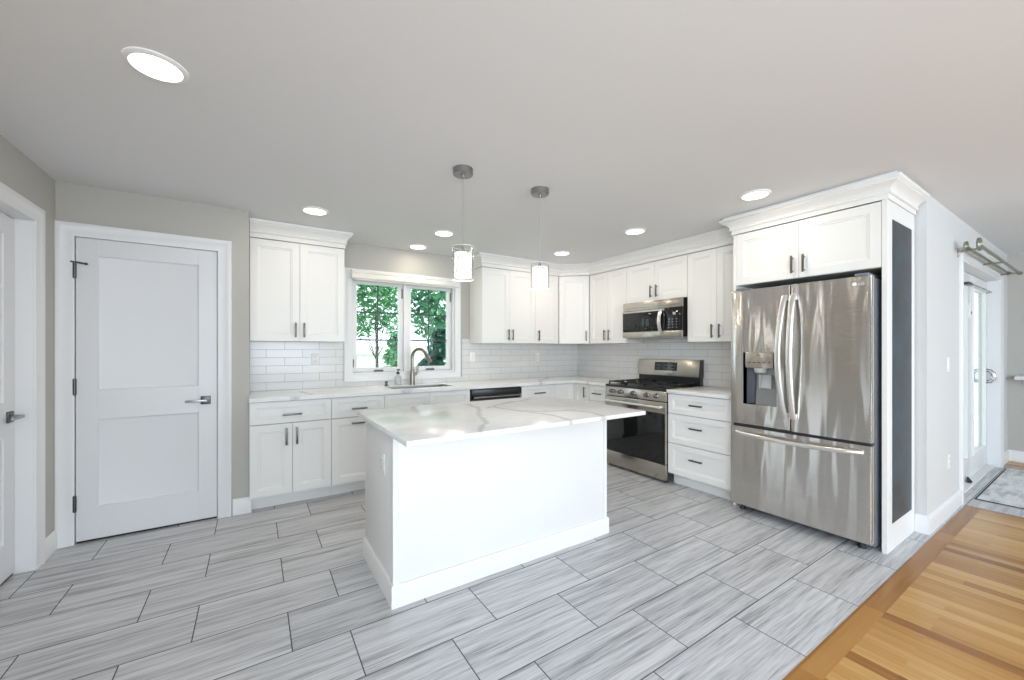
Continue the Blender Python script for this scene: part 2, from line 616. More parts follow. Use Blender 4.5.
    def obj(self, name, m, parent=None, loc=None):
        bmesh.ops.recalc_face_normals(self.bm, faces=self.bm.faces[:])
        me = bpy.data.meshes.new(name)
        self.bm.to_mesh(me)
        self.bm.free()
        me.polygons.foreach_set('use_smooth', [True] * len(me.polygons))
        me.set_sharp_from_angle(angle=math.radians(35))
        me.materials.append(M[m] if isinstance(m, str) else m)
        o = bpy.data.objects.new(name, me)
        if loc:
            o.location = loc
        if parent is not None:
            o.parent = parent
        COL.objects.link(o)
        return o


def thing(name, label, cat, loc=(0, 0, 0), rot=0.0, group=None):
    o = bpy.data.objects.new(name, None)
    o.empty_display_size = 0.05
    o.location = loc
    o.rotation_euler = (0, 0, math.radians(rot))
    COL.objects.link(o)
    return tag(o, label, cat, group)


def tag(o, label, cat, group=None):
    o['label'] = label
    o['category'] = cat
    if group:
        o['group'] = group
    return o


def struct(o):
    o['kind'] = 'structure'
    return o


def bx(name, m, parent, *a, bev=0.0):
    return MB().box(*a, bev=bev).obj(name, m, parent)


def text_obj(name, s, size, m, parent, loc, rot, extrude=0.0008):
    cu = bpy.data.curves.new(name, 'FONT')
    cu.body = s
    cu.size = size
    cu.extrude = extrude
    cu.align_x = 'LEFT'
    cu.align_y = 'CENTER'
    tmp = bpy.data.objects.new(name + '_tmp', cu)
    COL.objects.link(tmp)
    bpy.context.view_layer.update()
    me = bpy.data.meshes.new_from_object(tmp.evaluated_get(bpy.context.evaluated_depsgraph_get()))
    bpy.data.objects.remove(tmp)
    bpy.data.curves.remove(cu)
    me.materials.clear()
    me.materials.append(M[m])
    o = bpy.data.objects.new(name, me)
    o.parent = parent
    o.location = loc
    o.rotation_euler = rot
    COL.objects.link(o)
    return o


# ------------------------------------------------------------------ room shell
CEIL = 2.395
XL, XR, YB, YP = -1.09, 3.955, 4.36, 3.80     # left wall, right wall, back wall, pantry wall
TE = 0.7385                                   # tile / oak boundary

f = MB()
f.box(-1.35, 4.98, TE, 4.55, -0.05, 0.0)
f.box(4.98, 6.93, -1.6, 1.02, -0.05, 0.0)
struct(f.obj('floor', 'tile'))
f = MB()
f.box(-1.35, 4.98, -4.75, TE - 0.087, -0.05, 0.0)
f.box(4.98, 6.93, -4.75, -1.6, -0.05, 0.0)
f.box(6.93, 7.55, -4.75, 1.02, -0.05, 0.0)
struct(f.obj('floor_hardwood', 'wood'))
f = MB().box(-1.35, 4.98, TE - 0.087, TE, -0.05, 0.001)
struct(f.obj('floor_border_plank', 'wood_border'))

struct(bx('ceiling', 'ceiling', None, -1.35, 7.55, -4.75, 4.55, CEIL, CEIL + 0.15))

# left wall with its door opening (Y 2.70 .. 3.495)
D1A, D1B, D1H = 2.70, 3.497, 2.055
f = MB()
f.box(XL - 0.12, XL, D1B, 4.55, 0, CEIL)
f.box(XL - 0.12, XL, -4.75, -2.75, 0, CEIL)
f.box(XL - 0.12, XL, -0.35, D1A, 0, CEIL)
f.box(XL - 0.12, XL, -2.75, -0.35, 0, 0.55)  # opening for the added left window
f.box(XL - 0.12, XL, -2.75, -0.35, 2.28, CEIL)
f.box(XL - 0.12, XL, D1A, D1B, D1H, CEIL)
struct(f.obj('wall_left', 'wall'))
# pantry wall with its door opening, and its return to the back wall
P0, P1, PH = -1.006, -0.232, 2.052
f = MB()
f.box(XL, P0, YP, YP + 0.11, 0, CEIL)
f.box(P1, -0.035, YP, YP + 0.11, 0, CEIL)
f.box(P0, P1, YP, YP + 0.11, PH, CEIL)
f.box(-0.135, -0.035, YP + 0.11, YB, 0, CEIL)
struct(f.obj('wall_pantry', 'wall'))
# back wall with the window opening
WX0, WX1, WZ0, WZ1 = 0.838, 2.000, 1.032, 2.060
f = MB()
f.box(-0.135, WX0, YB, YB + 0.16, 0, CEIL)
f.box(WX1, XR + 0.12, YB, YB + 0.16, 0, CEIL)
f.box(WX0, WX1, YB, YB + 0.16, 0, WZ0)
f.box(WX0, WX1, YB, YB + 0.16, WZ1, CEIL)
struct(f.obj('wall_back', 'wall'))
YW = 0.77                                     # patio wall face
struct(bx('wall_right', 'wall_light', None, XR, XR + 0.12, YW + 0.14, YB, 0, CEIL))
# patio wall with the door opening
Q0, Q1, QH = 5.05, 6.87, 2.06
f = MB()
f.box(3.968, Q0, YW, YW + 0.14, 0, CEIL)
f.box(Q1, 7.55, YW, YW + 0.14, 0, CEIL)
f.box(Q0, Q1, YW, YW + 0.14, QH, CEIL)
struct(f.obj('wall_patio', 'wall_light'))
struct(bx('wall_far', 'wall', None, 7.40, 7.55, -4.75, YW, 0, CEIL))
# rear wall of the living room; two unseen openings added for the daylight lamps
f = MB()
for a, b in ((-1.09, -0.7), (1.8, 2.95), (5.45, 7.40)):
    f.box(a, b, -4.75, -4.60, 0, CEIL)
for a, b in ((-0.7, 1.8), (2.95, 5.45)):
    f.box(a, b, -4.75, -4.60, 0, 0.4)
    f.box(a, b, -4.75, -4.60, 2.25, CEIL)
struct(f.obj('wall_rear', 'wall'))
for i, (a, b) in enumerate(((-0.7, 1.8), (2.95, 5.45))):
    f = MB()
    f.box(a, a + 0.06, -4.70, -4.62, 0.4, 2.25).box(b - 0.06, b, -4.70, -4.62, 0.4, 2.25)
    f.box(a + 0.06, b - 0.06, -4.70, -4.62, 0.4, 0.46).box(a + 0.06, b - 0.06, -4.70, -4.62, 2.19, 2.25)
    f.box((a + b) / 2 - 0.03, (a + b) / 2 + 0.03, -4.70, -4.62, 0.46, 2.19)
    struct(f.obj('window_%d' % (i + 2), 'vinyl'))  # unseen window frames, added around the rear lamps

f = MB()
for a, b in ((-2.75, -2.69), (-1.58, -1.52), (-0.41, -0.35)):
    f.box(XL - 0.10, XL - 0.02, a, b, 0.55, 2.28)
for a, b in ((-2.69, -1.58), (-1.52, -0.41)):
    f.box(XL - 0.10, XL - 0.02, a, b, 0.55, 0.61).box(XL - 0.10, XL - 0.02, a, b, 2.22, 2.28)
struct(f.obj('window_4', 'vinyl'))  # unseen window, added to frame the left lamp

# backsplash tile on the two kitchen walls
f = MB()
f.box(-0.035, 0.767, YB - 0.008, YB, 0.9, 1.42)
f.box(2.097, XR - 0.008, YB - 0.008, YB, 0.9, 1.42)
f.box(0.767, 2.097, YB - 0.008, YB, 0.9, 0.964)
struct(f.obj('wall_back_tile', 'tile_back'))
struct(bx('wall_right_tile', 'tile_right', None, XR - 0.008, XR, 1.795, YB, 0.9, 1.42))

# baseboards
BP = [(0, 0), (0.016, 0), (0.016, 0.098), (0.012, 0.106), (0.009, 0.118), (0.004, 0.125), (0, 0.125)]


def baseboard(name, path, side=1.0):
    return struct(MB().sweep(path, BP, side).obj(name, 'trim'))


baseboard('baseboard_left', [(XL, D1B + 0.082), (XL, YP - 0.022)])
baseboard('baseboard_pantry', [(-0.142, YP), (-0.035, YP), (-0.035, YP + 0.032)])
baseboard('baseboard_patio', [(3.968, 0.828), (3.968, YW), (4.955, YW)])
baseboard('baseboard_patio_end', [(6.965, YW), (7.40, YW), (7.40, -4.6)])
baseboard('baseboard_left_rear', [(XL, -4.6), (XL, D1A - 0.082)])


# door and window casings (profiled boards around the openings)
def casing_board(mb, a, b, out, along, t=0.018):
    pass


CP = [(0.0, 0.0), (0.0, 0.010), (0.008, 0.013), (0.016, 0.013), (0.055, 0.016), (0.066, 0.022), (0.083, 0.022), (0.085, 0.018), (0.085, 0.0)]


def casing(name, frame, u0, u1, z0, z1, m='trim', w=1.0, bottom=False):
    """frame(u, z, out) -> world point. A mitred casing around an opening u0..u1 up to z1 (profile CP: away from the opening, thickness)."""
    mb = MB()
    pts = [(u0, z0), (u0, z1), (u1, z1), (u1, z0)]
    dirs = [(-1, 0), (-1, 1), (1, 1), (1, 0)]
    if bottom:
        dirs = [(-1, -1), (-1, 1), (1, 1), (1, -1)]
    rings = []
    for (u, z), (du, dz) in zip(pts, dirs):
        rings.append([mb.bm.verts.new(frame(u + du * o * w, z + dz * o * w, t)) for (o, t) in CP])
    n = len(CP)
    prs = list(zip(rings[:-1], rings[1:]))
    if bottom:
        prs.append((rings[-1], rings[0]))
    for a, b in prs:
        for i in range(n):
            mb.bm.faces.new((a[i], a[(i + 1) % n], b[(i + 1) % n], b[i]))
    if not bottom:
        mb.bm.faces.new(rings[0])
        mb.bm.faces.new(list(reversed(rings[-1])))
    return struct(mb.obj(name, m))


casing('trim_1', lambda u, z, t: (XL + t, u, z), D1A, D1B, 0, D1H)
casing('trim_2', lambda u, z, t: (u, YP - t, z), P0 + 0.004, P1 - 0.004, 0, PH - 0.004, w=1.03)
casing('trim_3', lambda u, z, t: (u, YW - t, z), Q0, Q1, 0, QH, w=1.05)
casing('trim_4', lambda u, z, t: (u, YB - 0.008 - t, z), WX0, WX1, WZ0, WZ1, m='vinyl', w=0.83, bottom=True)
# jamb linings
f = MB()
f.box(XL - 0.12, XL, D1B - 0.003, D1B, 0, D1H).box(XL - 0.12, XL, D1A, D1A + 0.003, 0, D1H).box(XL - 0.12, XL, D1A, D1B, D1H - 0.003, D1H)
f.box(XL - 0.12, XL - 0.075 - 0.036, D1B - 0.012, D1B, 0, D1H).box(XL - 0.12, XL - 0.075 - 0.036, D1A, D1A + 0.012, 0, D1H)
struct(f.obj('trim_5', 'trim'))
f = MB()
f.box(Q0, Q0 + 0.012, YW - 0.005, YW + 0.14, 0, QH).box(Q1 - 0.012, Q1, YW - 0.005, YW + 0.14, 0, QH).box(Q0 + 0.012, Q1 - 0.012, YW - 0.005, YW + 0.14, QH - 0.012, QH)
f.box(Q0 + 0.012, Q1 - 0.012, YW + 0.03, YW + 0.14, 0.0, 0.018)
struct(f.obj('trim_6', 'trim'))
f = MB()
f.box(P0, P0 + 0.004, YP, YP + 0.10, 0, PH).box(P1 - 0.004, P1, YP, YP + 0.10, 0, PH).box(P0 + 0.004, P1 - 0.004, YP, YP + 0.10, PH - 0.004, PH)
f.box(P0 + 0.004, P0 + 0.016, YP + 0.045, YP + 0.10, 0, PH - 0.004).box(P1 - 0.016, P1 - 0.004, YP + 0.045, YP + 0.10, 0, PH - 0.004)
struct(f.obj('trim_7', 'trim'))


# ------------------------------------------------------------------ panelled doors
def panel_mesh(mb, w, z0, z1, panels, t, rec=0.011, slope=0.013):
    """door leaf, face at y=0 looking to -y, x 0..w; panels = [(x0,x1,z0,z1)] all with the same x range, each sunk behind a sloped edge"""
    px0, px1 = panels[0][0], panels[0][1]
    mb.box(0, px0, 0, t, z0, z1, 0.0012, 1)
    mb.box(px1, w, 0, t, z0, z1, 0.0012, 1)
    zs = [z0] + [z for p in sorted(panels, key=lambda p: p[2]) for z in (p[2], p[3])] + [z1]
    for a, b in zip(zs[0::2], zs[1::2]):
        mb.box(px0, px1, 0, t, a, b)
    for (a, b, c, d) in panels:
        cur = None
        for ins, y in ((0.0, 0.0), (0.0005, 0.003), (slope * 0.35, rec * 0.75), (slope, rec)):
            lp = [mb.bm.verts.new(p) for p in ((a + ins, y, c + ins), (b - ins, y, c + ins), (b - ins, y, d - ins), (a + ins, y, d - ins))]
            if cur:
                for k in range(4):
                    q = (k + 1) % 4
                    mb.bm.faces.new((cur[k], cur[q], lp[q], lp[k]))
            cur = lp
        mb.bm.faces.new(cur)
        mb.box(a, b, rec + 0.002, t - 0.005, c, d)


def lever(parent, x, z, dirx, name='lever_handle'):
    """square rose with a flat lever, on a face at y=0"""
    h = MB().box(x - 0.031, x + 0.031, -0.009, 0.0, z - 0.031, z + 0.031, 0.002).obj(name, 'dark_nickel', parent)
    b = MB().lathe([(0.011, -0.046), (0.011, -0.008)], (x, 0, z), 14, 'y')
    x2 = x + dirx * 0.118
    b.box(min(x - dirx * 0.012, x2), max(x - dirx * 0.012, x2), -0.056, -0.044, z - 0.0085, z + 0.0085, 0.003)
    b.obj('lever', 'lever_nickel', h)
    return h


d2 = MB()
DW2 = P1 - P0 - 0.018
panel_mesh(d2, DW2, 0.014, PH - 0.008, [(0.105, DW2 - 0.112, 0.232, 0.822), (0.105, DW2 - 0.112, 1.022, 1.930)], 0.038)
door2 = struct(d2.obj('door_2', 'door', None, (P0 + 0.009, YP + 0.002, 0)))
lever(door2, DW2 - 0.068, 0.912, -1)
MB().box(0.002, DW2 - 0.002, 0.006, 0.034, 0.0005, 0.015).obj('gap_shade_strip', 'black_matte', door2)  # black strip painting the dark gap below the door
for i, z in enumerate((0.27, 1.047, 1.823)):
    h = MB().lathe([(0.005, z - 0.056), (0.009, z - 0.052), (0.009, z + 0.052), (0.005, z + 0.056)], (-0.004, -0.010, 0), 12)
    h.box(-0.0085, 0.004, -0.006, -0.0005, z - 0.048, z + 0.048)
    ho = h.obj('hinge', 'dark_nickel', door2)
    if i == 2:
        s = MB().tube([(-0.003, -0.007, z + 0.053), (0.02, -0.02, z + 0.05), (0.055, -0.024, z + 0.044)], 0.006, 8)
        s.lathe([(0.009, 0.0), (0.008, 0.010)], (0.055, -0.030, z + 0.044), 10, 'y')
        s.tube([(-0.003, -0.007, z + 0.053), (-0.022, -0.016, z + 0.055)], 0.006, 8)
        s.obj('hinge_stop', 'dark_nickel', ho)
f = MB().box(P1 - 0.0045, P1 + 0.005, YP - 0.0075, YP - 0.001, 0.885, 0.945, 0.002)
struct(f.obj('door_2_strike_plate', 'dark_nickel'))

d1 = MB()
DW1 = D1B - D1A - 0.008
panel_mesh(d1, DW1, 0.014, D1H - 0.006, [(0.118, DW1 - 0.118, 0.21, 0.80), (0.118, DW1 - 0.118, 1.0, 1.94)], 0.036)
door1 = struct(d1.obj('door_1', 'door', None, (XL - 0.073, D1A + 0.004, 0)))
door1.rotation_euler = (0, 0, math.radians(90))
lever(door1, DW1 - 0.062, 0.915, -1)
MB().box(0.002, DW1 - 0.002, 0.006, 0.032, 0.0005, 0.015).obj('gap_shade_strip', 'black_matte', door1)  # shade under this leaf, drawn as a black strip

# patio double door: left leaf with blind behind its glass, right leaf with clear glass
f = MB()
YD = YW + 0.085
lw = (Q1 - Q0 - 0.024) / 2
d3 = bpy.data.objects.new('door_3', None)
d3.location = (Q0 + 0.012, YD, 0)
COL.objects.link(d3)
struct(d3)
for k in range(2):
    a = k * lw + 0.002
    b = a + lw - 0.004
    st = 0.125
    leaf_o = MB().ring_plate(a, b, 0.02, QH - 0.016, (a + st, b - st - 0.03, 0.24, QH - 0.15), 0, 0.044, 0.003).obj('leaf', 'trim', d3)
    g = MB().box(a + st, b - st - 0.03, 0.018, 0.024, 0.24, QH - 0.15).obj('pane', 'pane', leaf_o)
    r = MB().ring_plate(a + st - 0.018, b - st - 0.012, 0.222, QH - 0.132, (a + st, b - st - 0.03, 0.24, QH - 0.15), -0.01, 0.0, 0.002).obj('glazing_bead', 'trim', leaf_o)
    if k == 0:
        MB().box(a + st + 0.002, b - st - 0.032, 0.026, 0.029, 0.242, QH - 0.152).obj('blind', 'blind', leaf_o)
        p = MB().box(0.78, 0.845, -0.022, 0.0, 1.60, 1.755, 0.006).obj('door_sensor', 'plate', leaf_o)
        MB().box(0.797, 0.828, -0.025, -0.022, 1.64, 1.665, 0.002).obj('sensor_button', 'slot', p)
    else:
        h = MB()
        for sgn, y0 in ((-1, 0.0), (1, 0.044)):
            x = b - 0.075
            h.tube([(x, y0, 0.935), (x, y0 + sgn * 0.03, 0.94), (x, y0 + sgn * 0.05, 0.965), (x, y0 + sgn * 0.055, 1.0), (x, y0 + sgn * 0.05, 1.035), (x, y0 + sgn * 0.03, 1.06), (x, y0, 1.065)], 0.019, 10)
            h.box(x - 0.024, x + 0.024, min(y0, y0 + sgn * 0.006), max(y0, y0 + sgn * 0.006), 0.90, 1.10)
        h.obj('pull_handle', 'chrome', leaf_o)
r = MB().tube([(0.55, -0.035, 1.925), (lw * 2 - 0.03, -0.035, 1.925)], 0.006, 8)
r.tube([(0.75, 0, 1.915), (0.75, -0.036, 1.925)], 0.005, 8).tube([(lw * 2 - 0.05, 0, 1.915), (lw * 2 - 0.05, -0.036, 1.925)], 0.005, 8)
r.obj('sash_rod', 'rod', d3)
MB().box(0.54, 0.70, -0.05, -0.01, 1.905, 1.93, 0.006).obj('door_closer', 'dark_nickel', d3)
f = MB().hexa([(5.74, 0.815, 0), (5.80, 0.815, 0), (5.80, 0.845, 0), (5.74, 0.845, 0), (5.74, 0.815, 0.008), (5.80, 0.815, 0.008), (5.80, 0.845, 0.05), (5.74, 0.845, 0.05)], 0.004)
tag(f.obj('door_stop', 'black_matte', None, (0, 0, 0.0185)), 'small black wedge door stop at the foot of the patio door', 'door stop')

# ------------------------------------------------------------------ kitchen window
win = bpy.data.objects.new('window_1', None)
win.location = (WX0, YB, WZ0)
COL.objects.link(win)
struct(win)
ww, wh = WX1 - WX0, WZ1 - WZ0
f = MB()
f.ring_plate(0, ww, 0, wh, (0.018, ww - 0.018, 0.02, wh - 0.018), 0.0, 0.15)
f.box(ww / 2 - 0.02, ww / 2 + 0.02, 0.03, 0.13, 0.02, wh - 0.018)
f.obj('window_frame', 'vinyl', win)
for k in range(2):
    a = 0.018 if k == 0 else ww / 2 + 0.02
    b = ww / 2 - 0.02 if k == 0 else ww - 0.018
    s0 = 0.05
    g = (a + s0, b - s0, 0.068, wh - 0.072)
    sash = MB().ring_plate(a + 0.002, b - 0.002, 0.022, wh - 0.02, g, 0.05, 0.095, 0.004).obj('sash', 'vinyl', win)
    MB().box(g[0], g[1], 0.068, 0.076, g[2], g[3]).obj('pane', 'pane', sash)
    mu = MB()
    cx = (g[0] + g[1]) / 2
    mu.box(cx - 0.008, cx + 0.008, 0.078, 0.086, g[2], g[3])
    for q in (1, 2):
        z = g[2] + (g[3] - g[2]) * q / 3
        mu.box(g[0], cx - 0.008, 0.078, 0.086, z - 0.008, z + 0.008).box(cx + 0.008, g[1], 0.078, 0.086, z - 0.008, z + 0.008)
    mu.obj('muntin', 'muntin', sash)
    cr = MB().box(cx - 0.05, cx + 0.05, 0.028, 0.05, 0.022, 0.034, 0.003)
    cr.box(cx - 0.05, cx + 0.045, 0.018, 0.032, 0.034, 0.044, 0.003)
    cr.obj('crank_handle', 'nickel', sash)
    hx = b - 0.012
    MB().box(hx - 0.008, hx + 0.006, 0.042, 0.05, wh - 0.20, wh - 0.09, 0.002).obj('sash_hinge', 'nickel', sash)
lk = MB().box(0.019, 0.032, 0.02, 0.05, 0.075, 0.16, 0.004)
lk.box(0.021, 0.03, 0.005, 0.03, 0.10, 0.15, 0.003)
lk.obj('window_lock', 'black', win)

bl = thing('roller_blind', 'closed cream roller blind cassette across the top of the kitchen window', 'blind', (0.835, YB - 0.032, 2.026))
f = MB()
f.sweep([(0, 0), (1.193, 0)], [(-0.02, 0.0), (0.028, 0.0), (0.036, 0.01), (0.036, 0.045), (0.03, 0.055), (0.036, 0.06), (0.036, 0.082), (0.028, 0.09), (-0.02, 0.09)], 1.0)
f.obj('cassette', 'blind', bl)
MB().box(0.03, 1.16, -0.012, 0.006, -0.014, 0.0, 0.003).obj('bottom_rail', 'blind', bl)

# ------------------------------------------------------------------ cabinets


def shaker(mb, x0, x1, z0, z1, rail=0.058, t=0.02):
    """five-piece front; outer face at y=-t, back at y=0"""
    g = 0.0016
    x0, x1, z0, z1 = x0 + g, x1 - g, z0 + g, z1 - g
    bm = mb.bm
    v = [bm.verts.new(p) for p in ((x0, -t, z0), (x1, -t, z0), (x1, -t, z1), (x0, -t, z1))]
    w = [bm.verts.new(p) for p in ((x0, 0, z0), (x1, 0, z0), (x1, 0, z1), (x0, 0, z1))]
    bm.faces.new(list(reversed(w)))
    for k in range(4):
        q = (k + 1) % 4
        bm.faces.new((v[q], v[k], w[k], w[q]))

    def loop(ins, dep):
        return [bm.verts.new(p) for p in ((x0 + ins, -t + dep, z0 + ins), (x1 - ins, -t + dep, z0 + ins), (x1 - ins, -t + dep, z1 - ins), (x0 + ins, -t + dep, z1 - ins))]
    cur = v
    for ins, dep in ((rail, 0.0), (rail + 0.003, 0.005), (rail + 0.013, 0.006), (rail + 0.016, 0.011)):
        nx = loop(ins, dep)
        for k in range(4):
            q = (k + 1) % 4
            bm.faces.new((cur[k], cur[q], nx[q], nx[k]))
        cur = nx
    bm.faces.new(cur)
    return mb


def pull(parent, x, z, length, vert=True, y=-0.02, m='nickel'):
    mb = MB()
    if vert:
        mb.box(x - 0.0075, x + 0.0075, y - 0.036, y - 0.025, z, z + length, 0.003)
        for zz in (z + 0.018, z + length - 0.018):
            mb.lathe([(0.0045, y - 0.029), (0.0045, y)], (x, 0, zz), 8, 'y')
    else:
        mb.box(x, x + length, y - 0.036, y - 0.025, z - 0.0075, z + 0.0075, 0.003)
        for xx in (x + 0.018, x + length - 0.018):
            mb.lathe([(0.0045, y - 0.029), (0.0045, y)], (xx, 0, z), 8, 'y')
    return mb.obj('handle', m, parent)


def front(parent, kind, x0, x1, z0, z1, handle=None, rail=0.058):
    """kind door / drawer; handle (x, z, length, vertical)"""
    mb = MB()
    o = shaker(mb, x0, x1, z0, z1, rail).obj(kind, 'cabinet', parent)
    if handle:
        pull(o, handle[0], handle[1], handle[2], handle[3])
    return o


def carcass(parent, w, d, z0, z1, toe=None):
    """cabinet box behind its fronts, front edge at y=0, depth to y=d; its face frame is slightly back from the fronts"""
    mb = MB().box(0, w, 0.0008, d, z0, z1)
    o = mb.obj('carcass', 'cabinet', parent)
    MB().box(0.006, w - 0.006, -0.0008, 0.0008, z0 + 0.006, z1 - 0.006).obj('front_gap_shade', 'gap', o)  # gray sheet standing in for the shade between fronts
    if toe is not None:
        MB().box(0, w, 0.072, 0.09, 0.0, z0 - 0.0005).obj('toe_kick', 'cabinet', parent)
    return o


UZ0, UZ1 = 1.368, 2.245     # wall cabinets
YU, XU = 4.055, 3.65        # carcass faces of wall cabinets (fronts 20 mm proud)
UG = 'white wall cabinets'


def upper(label, loc, rot, w, doors, z0=UZ0, z1=UZ1, depth=0.295, name='wall_cabinet'):
    t = thing(name, label, 'wall cabinet', (loc[0], loc[1], z0), rot)
    carcass(t, w, depth, 0, z1 - z0)
    for (a, b, hx) in doors:
        front(t, 'door', a, b, 0.0, z1 - z0, (hx, 0.035, 0.13, True) if hx is not None else None)
    return t


upper('white double wall cabinet left of the window, beside the gray pantry wall', (-0.033, YU), 0, 0.752,
      [(0, 0.376, 0.342), (0.376, 0.752, 0.41)], UZ0)
upper('white double wall cabinet just right of the kitchen window, behind the pendants', (2.20, YU), 0, 0.757,
      [(0, 0.378, 0.348), (0.378, 0.757, 0.408)])
upper('narrow single wall cabinet on the back wall beside the diagonal corner cabinet', (2.957, YU), 0, 0.37,
      [(0, 0.37, 0.042)])
# diagonal corner cabinet
t = thing('corner_cabinet', 'white diagonal wall cabinet across the kitchen corner, one door', 'wall cabinet', (3.335, 4.035, UZ0), -41.4)
diag = math.hypot(0.295, 0.260)
hz = UZ1 - UZ0
f = MB()
a = math.sqrt(0.5)
pl = [(0.0, 0.0), (diag, 0.0), (diag + 0.19, 0.21), (diag / 2, diag / 2 + 0.36), (-0.18, 0.21)]
vb = [f.bm.verts.new((x, y + 0.021, 0)) for x, y in pl]
vt = [f.bm.verts.new((x, y + 0.021, hz)) for x, y in pl]
f.bm.faces.new(list(reversed(vb)))
f.bm.faces.new(vt)
for i in range(5):
    q = (i + 1) % 5
    f.bm.faces.new((vb[i], vb[q], vt[q], vt[i]))
f.obj('carcass', 'cabinet', t)
dr = shaker(MB(), 0.006, diag - 0.006, 0, hz).obj('door', 'cabinet', t, (0, 0.020, 0))
pull(dr, diag - 0.042, 0.035, 0.13, True)

upper('white double wall cabinet between the corner cabinet and the microwave', (XU, 3.770), -90, 0.602,
      [(0, 0.310, 0.275), (0.310, 0.602, 0.347)])
upper('short white double wall cabinet mounted directly above the microwave', (XU, 3.166), -90, 0.774,
      [(0, 0.387, 0.35), (0.387, 0.774, 0.424)], 1.822)
upper('white double wall cabinet between the microwave and the refrigerator', (XU, 2.39), -90, 0.585,
      [(0, 0.30, 0.264), (0.30, 0.585, 0.336)])

# cabinet over the refrigerator
XF = 3.385
t = upper('deep white double cabinet built in above the refrigerator', (XF, 1.773), -90, 0.917,
          [(0, 0.455, 0.418), (0.455, 0.917, 0.492)], 1.824, UZ1, 0.56, 'refrigerator_cabinet')
# tall end panels beside the refrigerator
tag(bx('tall_end_panel', 'cabinet', None, 3.362, XR - 0.01, 1.7745, 1.7945, 0, UZ1, bev=0.001), 'tall white side panel between the drawer cabinet and the refrigerator', 'end panel')
t = thing('tall_end_panel', 'tall white end panel on the wood-floor side of the refrigerator, framing the chalkboard', 'end panel', (3.3632, 0.829, 0))
bx('panel', 'cabinet', t, 0.0, 0.592, 0.006, 0.026, 0, 2.26)
f = MB()
f.box(0, 0.096, 0.0, 0.006, 0, 2.26, 0.001, 1)
f.box(0.530, 0.592, 0.0, 0.006, 0, 2.26, 0.001, 1)
f.box(0.096, 0.530, 0.0, 0.006, 0, 0.168)
f.box(0.096, 0.530, 0.0, 0.006, 2.139, 2.26)
f.obj('frame', 'cabinet', t)
tag(bx('chalkboard', 'chalk', None, 3.4600, 3.8925, 0.8302, 0.8345, 0.1685, 2.1385), 'tall narrow blackboard panel set in the white end panel of the refrigerator', 'chalkboard')

# crown mouldings (frieze board with crown up to the ceiling)


def crown_profile(z0, z1, out):
    h = z1 - z0
    top = max(z1, CEIL - 0.0015)
    return [(0.0, z0), (0.006, z0), (0.006, z0 + 0.26 * h), (0.018, z0 + 0.27 * h), (0.022, z0 + 0.33 * h), (0.018, z0 + 0.39 * h), (0.014, z0 + 0.41 * h),
            (0.017, z0 + 0.47 * h), (out * 0.42, z0 + 0.62 * h), (out * 0.66, z0 + 0.71 * h), (out * 0.80, z0 + 0.76 * h), (out * 0.80, z0 + 0.80 * h),
            (out * 0.90, z0 + 0.82 * h), (out, z0 + 0.89 * h), (out, z1), (out * 0.72, z1), (out * 0.72, top), (0.0, top)]


c = MB().sweep([(-0.033, 4.035), (0.719, 4.035), (0.719, YB)], crown_profile(2.249, CEIL - 0.0015, 0.066))
tag(c.obj('crown_moulding', 'cabinet'), 'white crown moulding on top of the wall cabinet left of the window', 'crown moulding', None)
c = MB().sweep([(2.20, YB), (2.20, 4.035), (3.335, 4.035), (3.63, 3.773), (3.63, 1.876)], crown_profile(2.249, CEIL - 0.0015, 0.066))
tag(c.obj('crown_moulding', 'cabinet'), 'long white crown moulding turning the corner above the wall cabinets and microwave', 'crown moulding', None)
c = MB().sweep([(3.628, 1.7975), (3.3605, 1.7975), (3.3605, 0.8265), (3.953, 0.8265)], crown_profile(2.249, 2.374, 0.076))
tag(c.obj('crown_moulding', 'cabinet'), 'white crown moulding on top of the refrigerator cabinet, wrapping its right end', 'crown moulding', None)

# base cabinets
BZ0, BZ1 = 0.112, 0.878
YBF, XBF = 3.775, 3.365
DRZ = 0.690


def base(label, loc, rot, w, depth=0.575, toe=True, name='base_cabinet', z1=BZ1):
    t = thing(name, label, 'base cabinet', (loc[0], loc[1], 0), rot)
    carcass(t, w, depth, BZ0, z1, True if toe else None)
    return t


t = base('white base cabinet at the left end with one wide drawer above two doors', (-0.033, YBF), 0, 0.594)
front(t, 'drawer', 0, 0.594, DRZ + 0.003, BZ1 - 0.006, (0.226, 0.762, 0.14, False), 0.042)
front(t, 'door', 0, 0.298, BZ0, DRZ, (0.254, 0.515, 0.14, True))
front(t, 'door', 0.298, 0.594, BZ0, DRZ, (0.330, 0.515, 0.14, True))
t = base('white base cabinet with drawer and pull-out door, two horizontal handles, left of the sink', (0.562, YBF), 0, 0.453)
front(t, 'drawer', 0, 0.453, DRZ + 0.003, BZ1 - 0.006, (0.160, 0.770, 0.135, False), 0.042)
front(t, 'door', 0, 0.453, BZ0, DRZ, (0.160, 0.640, 0.135, False))
t = base('white sink base cabinet with two plain false fronts under the window', (1.016, YBF), 0, 0.886, 0.045)
MB().box(0, 0.018, 0.045, 0.57, BZ0, BZ1).box(0.868, 0.886, 0.045, 0.57, BZ0, BZ1).box(0.018, 0.868, 0.045, 0.57, BZ0, BZ0 + 0.02).obj('side_panel', 'cabinet', t)
for k in range(2):
    front(t, 'false_front', 0.443 * k, 0.443 * (k + 1), DRZ + 0.003, BZ1 - 0.006, None, 0.042)
    front(t, 'door', 0.443 * k, 0.443 * (k + 1), BZ0, DRZ, (0.40 if k == 0 else 0.485, 0.515, 0.14, True))
t = base('white base cabinet with a drawer between the dishwasher and the corner', (2.556, YBF), 0, 0.490)
front(t, 'drawer', 0, 0.490, DRZ + 0.003, BZ1 - 0.006, (0.166, 0.785, 0.158, False), 0.042)
